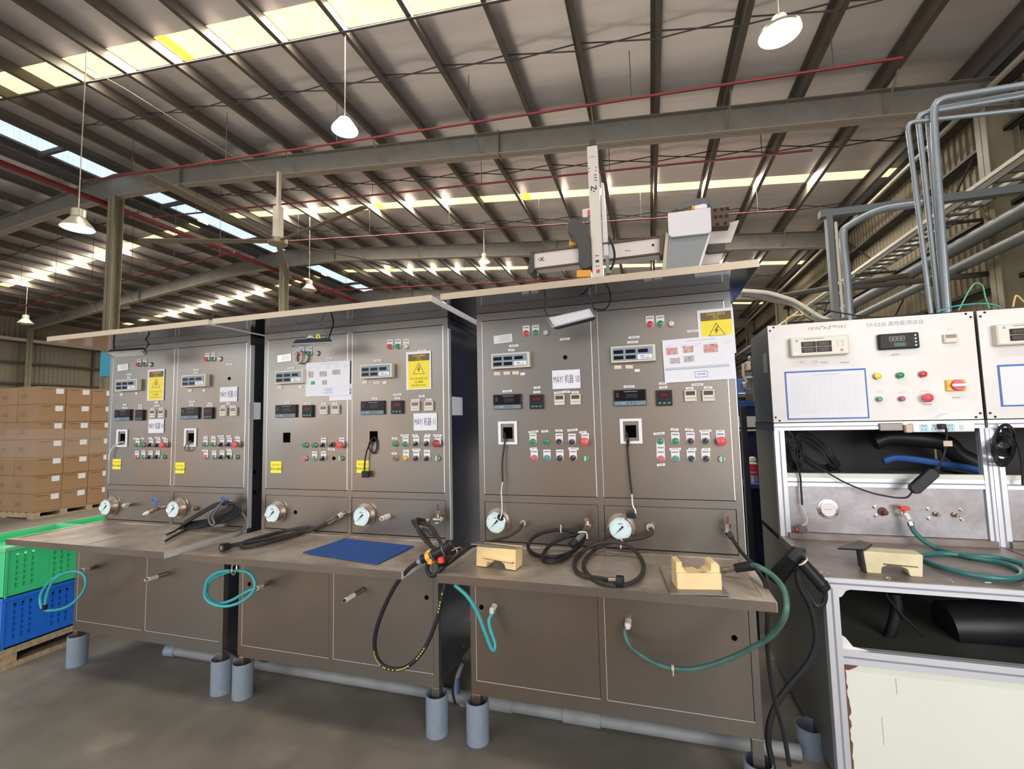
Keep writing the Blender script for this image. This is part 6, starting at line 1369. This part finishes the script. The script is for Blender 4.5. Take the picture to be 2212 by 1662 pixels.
for (s, X, Y, sz, ry) in (('Z', 663, 518, .10, 1.55), ('+', 668, 548, .05, 0)):
    c = Q(X, Y); text(s, sz, 'ink', col, (c.x, yr-.002, c.z), 'lettering', ry=ry, bold=.002)
qpoly('red_label', [(678, 1112), (712, 1110), (713, 1120), (680, 1123)], yr-.002, yr, 'redp', col, 0); qpoly('dark_label', [(682, 1155), (712, 1152), (713, 1175), (683, 1178)], yr-.002, yr, 'ink', col, 0)
qpoly('dark_label', [(622, 244), (685, 236), (660, 241), (640, 240)], yr-.002, yr, 'ink', col, 0)
qpoly('red_label', [(688, 1240), (720, 1236), (722, 1265), (690, 1275)], yr-.002, yr, 'redp', col, 0)
g = G(); c = [Q(X, Y, yr-.05) for X, Y in ((430, 815), (470, 785), (520, 785), (570, 820), (610, 880), (640, 960), (648, 1205), (600, 1235), (560, 1225), (530, 1190), (530, 1080), (515, 1010), (480, 950), (435, 910))]
n = len(c); D = Vector((0, .22, 0)); g.add(c+[p+D for p in c], [(i, (i+1) % n, n+(i+1) % n, n+i) for i in range(n)]+[tuple(range(n)), tuple(reversed(range(n, 2*n)))]).build('curved_cable_cover', 'robot_grey', rb, bevel=.02)
ax = qpoly('cross_axis', [(130, 1080), (1250, 940), (1250, 1100), (130, 1235)], yr+.12, yr+.34, 'robot_white')
for off in (0, 148): qpoly('guide_rail', [(130, 1078+off), (1250, 938+off), (1250, 952+off), (130, 1092+off)], yr+.09, yr+.12, 'carton_tape', ax, 0)
qpoly('end_bumper', [(105, 1080), (130, 1075), (135, 1250), (110, 1275), (78, 1260), (85, 1210), (98, 1150)], yr+.08, yr+.36, 'robot_grey')
c = at(*ZQ(207, 1150), y=yr+.12); text('X', .075, 'ink', ax, (c.x, yr+.117, c.z), 'lettering', bold=.002)
for dx, s in ((-26, '+'), (26, '-')): c = at(*ZQ(207+dx, 1152), y=yr+.12); text(s, .06, 'ink', ax, (c.x, yr+.117, c.z), 'lettering')
for X in (950, 967, 985): c = at(*ZQ(X, 1073), y=yr+.12); G().cyl((c.x, yr+.118, c.z), (c.x, yr+.122, c.z), .007, n=10).build('dot', 'ink', ax)
c = at(*ZQ(1190, 1023), y=yr+.12); G().cyl((c.x, yr+.115, c.z), (c.x, yr+.122, c.z), .016, n=14).build('port', 'black_plastic', ax)
qpoly('orange_block', [(513, 1245), (640, 1240), (640, 1300), (515, 1305)], yr-.02, yr+.15, 'orange'); qpoly('orange_block', [(450, 975), (510, 1010), (512, 1022), (446, 1024)], yr+.1, yr+.2, 'orange')
G().tube(spline([Q(800, 950, yr+.05), Q(835, 1030, yr), Q(850, 1120, yr), Q(835, 1200, yr), Q(810, 1235, yr+.05)]), .014, 8).build('hose_loop', 'hose_black', rb, True)
qpoly('cylinder', [(770, 1120), (800, 1118), (806, 1270), (776, 1275)], yr-.02, yr+.06, 'pipe_dull')
qpoly('sensor_box', [(566, 705), (628, 695), (628, 775), (566, 775)], yr+.02, yr+.08, 'robot_white'); qpoly('red_switch', [(612, 710), (630, 710), (630, 765), (612, 765)], yr-.01, yr+.02, 'redp')
G().tube(spline([Q(615, 775), Q(590, 800), Q(600, 840), Q(640, 815)]), .005, 6).build('lead', 'hose_black', rb, True)
# carriage block (big white box running away from the camera)
ya, ybk = yr-.9, yr+.5
F0 = [(1322, 740), (1700, 690), (1708, 890), (1685, 915), (1360, 950), (1330, 930)]
Pf = [Q(X, Y, yr-.15) for X, Y in F0]
qpoly('front_cover', F0, yr-.15, yr-.10, 'robot_white2')
Pb = [(1335, 940), (1680, 912), (1590, 1215), (1310, 1230)]
top_ = [Q(1322, 740, yr-.10), Q(1700, 690, yr-.10)]
qpoly('arm_face', [(1332, 935), (1690, 910), (1600, 1215), (1700, 1700), (1290, 1700), (1310, 1225)], yr-.08, yr+.55, 'robot_mid')
qpoly('side_strip', [(1690, 905), (1712, 890), (1615, 1215), (1590, 1215)], yr-.10, yr-.06, 'robot_white2')
qpoly('side_plate', [(1305, 905), (1330, 930), (1310, 1235), (1270, 1235)], yr-.06, yr+.3, 'tray')
qpoly('motor_block', [(1250, 935), (1300, 915), (1285, 1110), (1250, 1110)], yr, yr+.2, 'carton_tape')
qpoly('rear_wing', [(1715, 860), (1955, 800), (1880, 1000), (1670, 1015)], yr+.1, yr+.16, 'robot_white')
qpoly('rear_wing', [(1640, 1080), (1830, 1060), (1780, 1180), (1600, 1200)], yr+.1, yr+.16, 'robot_white')
dk = qpoly('control_module', [(1700, 700), (1860, 680), (1870, 850), (1712, 860)], yr-.05, yr+.1, 'carton_tape')
for (X, Y) in ((1740, 712), (1800, 706), (1850, 700), (1745, 775), (1790, 770), (1840, 765), (1760, 838), (1830, 830)): qpoly('slot', [(X-16, Y-12), (X+16, Y-14), (X+16, Y+12), (X-16, Y+14)], yr-.053, yr-.05, 'black_plastic', dk, 0)
qpoly('cable_port', [(1640, 1060), (1690, 1015), (1830, 1005), (1825, 1080), (1680, 1095)], yr+.05, yr+.1, 'robot_grey')
g = [Q(X, Y, yr+.15) for X, Y in ((1355, 715), (1400, 675), (1470, 640), (1560, 612), (1650, 602), (1720, 620), (1765, 665), (1770, 700), (1740, 735), (1690, 660), (1620, 655), (1520, 680), (1450, 705))]
n = len(g); D = Vector((0, .06, 0)); G().add(g+[p+D for p in g], [(i, (i+1) % n, n+(i+1) % n, n+i) for i in range(n)]+[tuple(range(n)), tuple(reversed(range(n, 2*n)))]).build('cable_arc', 'duct', rb)
o = qpoly('white_hump', [(1560, 672), (1640, 655), (1668, 660), (1670, 690), (1562, 705)], yr-.1, yr, 'robot_white2'); qpoly('orange_box', [(1533, 675), (1563, 670), (1564, 702), (1535, 704)], yr-.1, yr, 'orange')
for X in (1400, 1460, 1515): qpoly('connector_stub', [(X-12, 690), (X+10, 686), (X+10, 712), (X-12, 716)], yr-.08, yr-.02, 'carton_tape')
G().box(-.9, 1.9, yr+.2, yr+.6, 1.2, 1.9).box(.9, 1.4, yr+.1, yr+.7, .0, 3.2).build('machine_base', 'blue_steel', rb)
# ------------------------------------------------------------------ things seen in the gap right of the nearest stand
E_ = lambda X, Y, y: at(*ZE(X, Y), y=y)
y = 1.9
a, b = E_(30, 590, y), E_(190, 635, y)
mc = empty('blue_cabinet', (1.75, y+.3, 0), 'blue steel machine cabinet seen in the gap beside the nearest stand', 'cabinet')
G().box(a.x-.06, a.x+.6, y, y+.6, 0, b.z).build('body', 'navy', mc); G().box(a.x-.06, a.x+.6, y-.01, y+.6, b.z, a.z).build('top_rail', 'blue_steel', mc)
c0, c1 = E_(100, 738, y-.02), E_(190, 845, y-.02); G().box(c0.x-.1, c0.x+.5, y-.03, y, c1.z, c0.z).build('white_band', 'whitepaint', mc)
c0, c1 = E_(100, 868, y-.02), E_(190, 884, y-.02); G().box(c0.x-.1, c0.x+.5, y-.03, y, c1.z, c0.z).build('white_band', 'whitepaint', mc)
c0, c1 = E_(120, 1410, y-.25), E_(220, 1450, y-.25); G().box(c0.x-.06, c0.x+.5, y-.28, y, c1.z, c0.z).build('ledge', 'blue_steel', mc)
a, b = E_(42, 640, 1.2), E_(100, 640, 1.2); tag(G().box(a.x, b.x, 1.2, 1.25, 0, a.z).build('dark_post', 'strap', None, bevel=.003), 'black upright post in the gap beside the nearest stand', 'post')
zc = E_(175, 1410, y-.15); k = E_(175, 1200, y-.15); hh = k.z-zc.z
can = G().lathe((zc.x, zc.y, zc.z), (0, 0, 1), [(0, .032), (.0, .036), (hh*.42, .036)], 20).build('spray_can', 'silver_label', None, True); tag(can, 'red and white aerosol can standing in the gap', 'spray can')
G().lathe((zc.x, zc.y, zc.z), (0, 0, 1), [(hh*.42, .0363), (hh*.95, .0363)], 20).build('red_band', 'can_red', can, True)
G().lathe((zc.x, zc.y, zc.z), (0, 0, 1), [(hh*.95, .036), (hh*1.02, .026), (hh*1.08, .024), (hh*1.10, .03), (hh*1.25, .026), (hh*1.3, 0)], 20).build('cap', 'white', can, True)
text('MAX', .022, 'white', can, (zc.x-.004, zc.y-.0375, zc.z+hh*.55), 'lettering')
yy = 2.2
mm = empty('injection_unit', (1.8, yy, 1.72), 'bright metal machine fittings above the blue cabinet', 'machine part')
for X0, Y0, X1, Y1, m_ in ((100, 190, 150, 215, 'tan'), (108, 215, 150, 275, 'tan'), (95, 340, 165, 352, 'whitepaint'), (100, 300, 160, 340, 'cable_grey'), (60, 400, 105, 455, 'chrome'), (20, 505, 100, 545, 'chrome'), (95, 460, 175, 520, 'duct'), (90, 520, 175, 580, 'carton_tape'), (30, 545, 80, 580, 'gun')):
    a, b = E_(X0, Y0, yy), E_(X1, Y1, yy); G().box(a.x, b.x, yy, yy+.08, b.z, a.z).build('fitting', m_, mm, bevel=.004)
a, b = E_(140, 155, yy), E_(148, 155, yy); G().lathe((a.x, yy, a.z), (0, 0, 1), [(-.02, .008), (0, .02), (.02, .008)], 12).build('knob', 'chrome', mm, True)
G().tube([E_(70, 210, yy), E_(72, 330, yy), E_(110, 400, yy)], .012, 8).build('pipe', 'tan', mm, True)
# cables from the stand roof to the bench
base = [ZD(520, 570), ZD(800, 585), ZD(1000, 610), ZD(1250, 680), ZD(1490, 770), (1770, 684), (1800, 694)]
def cab(pts, ys, r, m_, label, k=6):
    return hose('cable', [at(*q, y=y) for q, y in zip(pts, ys)], r, m_, label, 'cable', k=k, n=8)
ys = [.62, .66, .70, .74, .78, .84, .86]
cab(base, ys, .0125, 'cream', 'thick cream cable arching from the nearest stand to the white bench')
for j, (dy, m_, nm) in enumerate(((44, 'cable_grey', 'grey cable just below the cream one'), (60, 'cable_grey', 'second grey cable below the cream one'), (82, 'brass', 'brown cable lowest in the bundle'))):
    cab([ZD(510+j*3, 590+dy*.6), ZD(800, 610+dy*1.0), ZD(1100, 690+dy*1.0), ZD(1430, 780+dy*.7), (1760, 690+j), (1830, 689+j)], ys, .0085, m_, nm+' between the nearest stand and the white bench')
p = [at(*Z4(X, Y), y=.75) for X, Y in ((340, 232), (338, 205), (355, 188), (400, 176), (440, 172), (425, 150))]; hose('cable', p, .0042, 'yellow_wire', 'orange yellow wire curving over the top left of the white bench', 'cable')
p = [at(*Z4(X, Y), y=.78) for X, Y in ((520, 130), (700, 165), (900, 188), (1200, 165))]; hose('cable', p, .004, 'hose_black', 'thin black cable sagging behind the top of the white bench', 'cable')
p = [at(*ZG(X, Y), y=.8) for X, Y in ((610, 1570), (640, 1510), (690, 1420), (730, 1380), (775, 1400), (795, 1480), (825, 1555))]; hose('cable', p, .0035, 'green_wire', 'yellow green wire looping above the white benches', 'cable')
p = [at(*ZG(X, Y), y=.85) for X, Y in ((460, 1580), (560, 1545), (700, 1525), (830, 1525), (905, 1550))]; hose('cable', p, .004, 'hose_teal', 'blue green wire lying along the bench tops', 'cable')
p = [at(*ZG(X, Y), y=.8) for X, Y in ((985, 1545), (1000, 1480), (1015, 1468), (1061, 1510), (1100, 1540))]; hose('cable', p, .004, 'yellow_wire', 'orange wire above the second white bench', 'cable')
# hidden-but-real bulk behind the row: a low machine row so the space between stands is not empty
for i, (x, w_) in enumerate(((-1.9, .8),)):
    pass
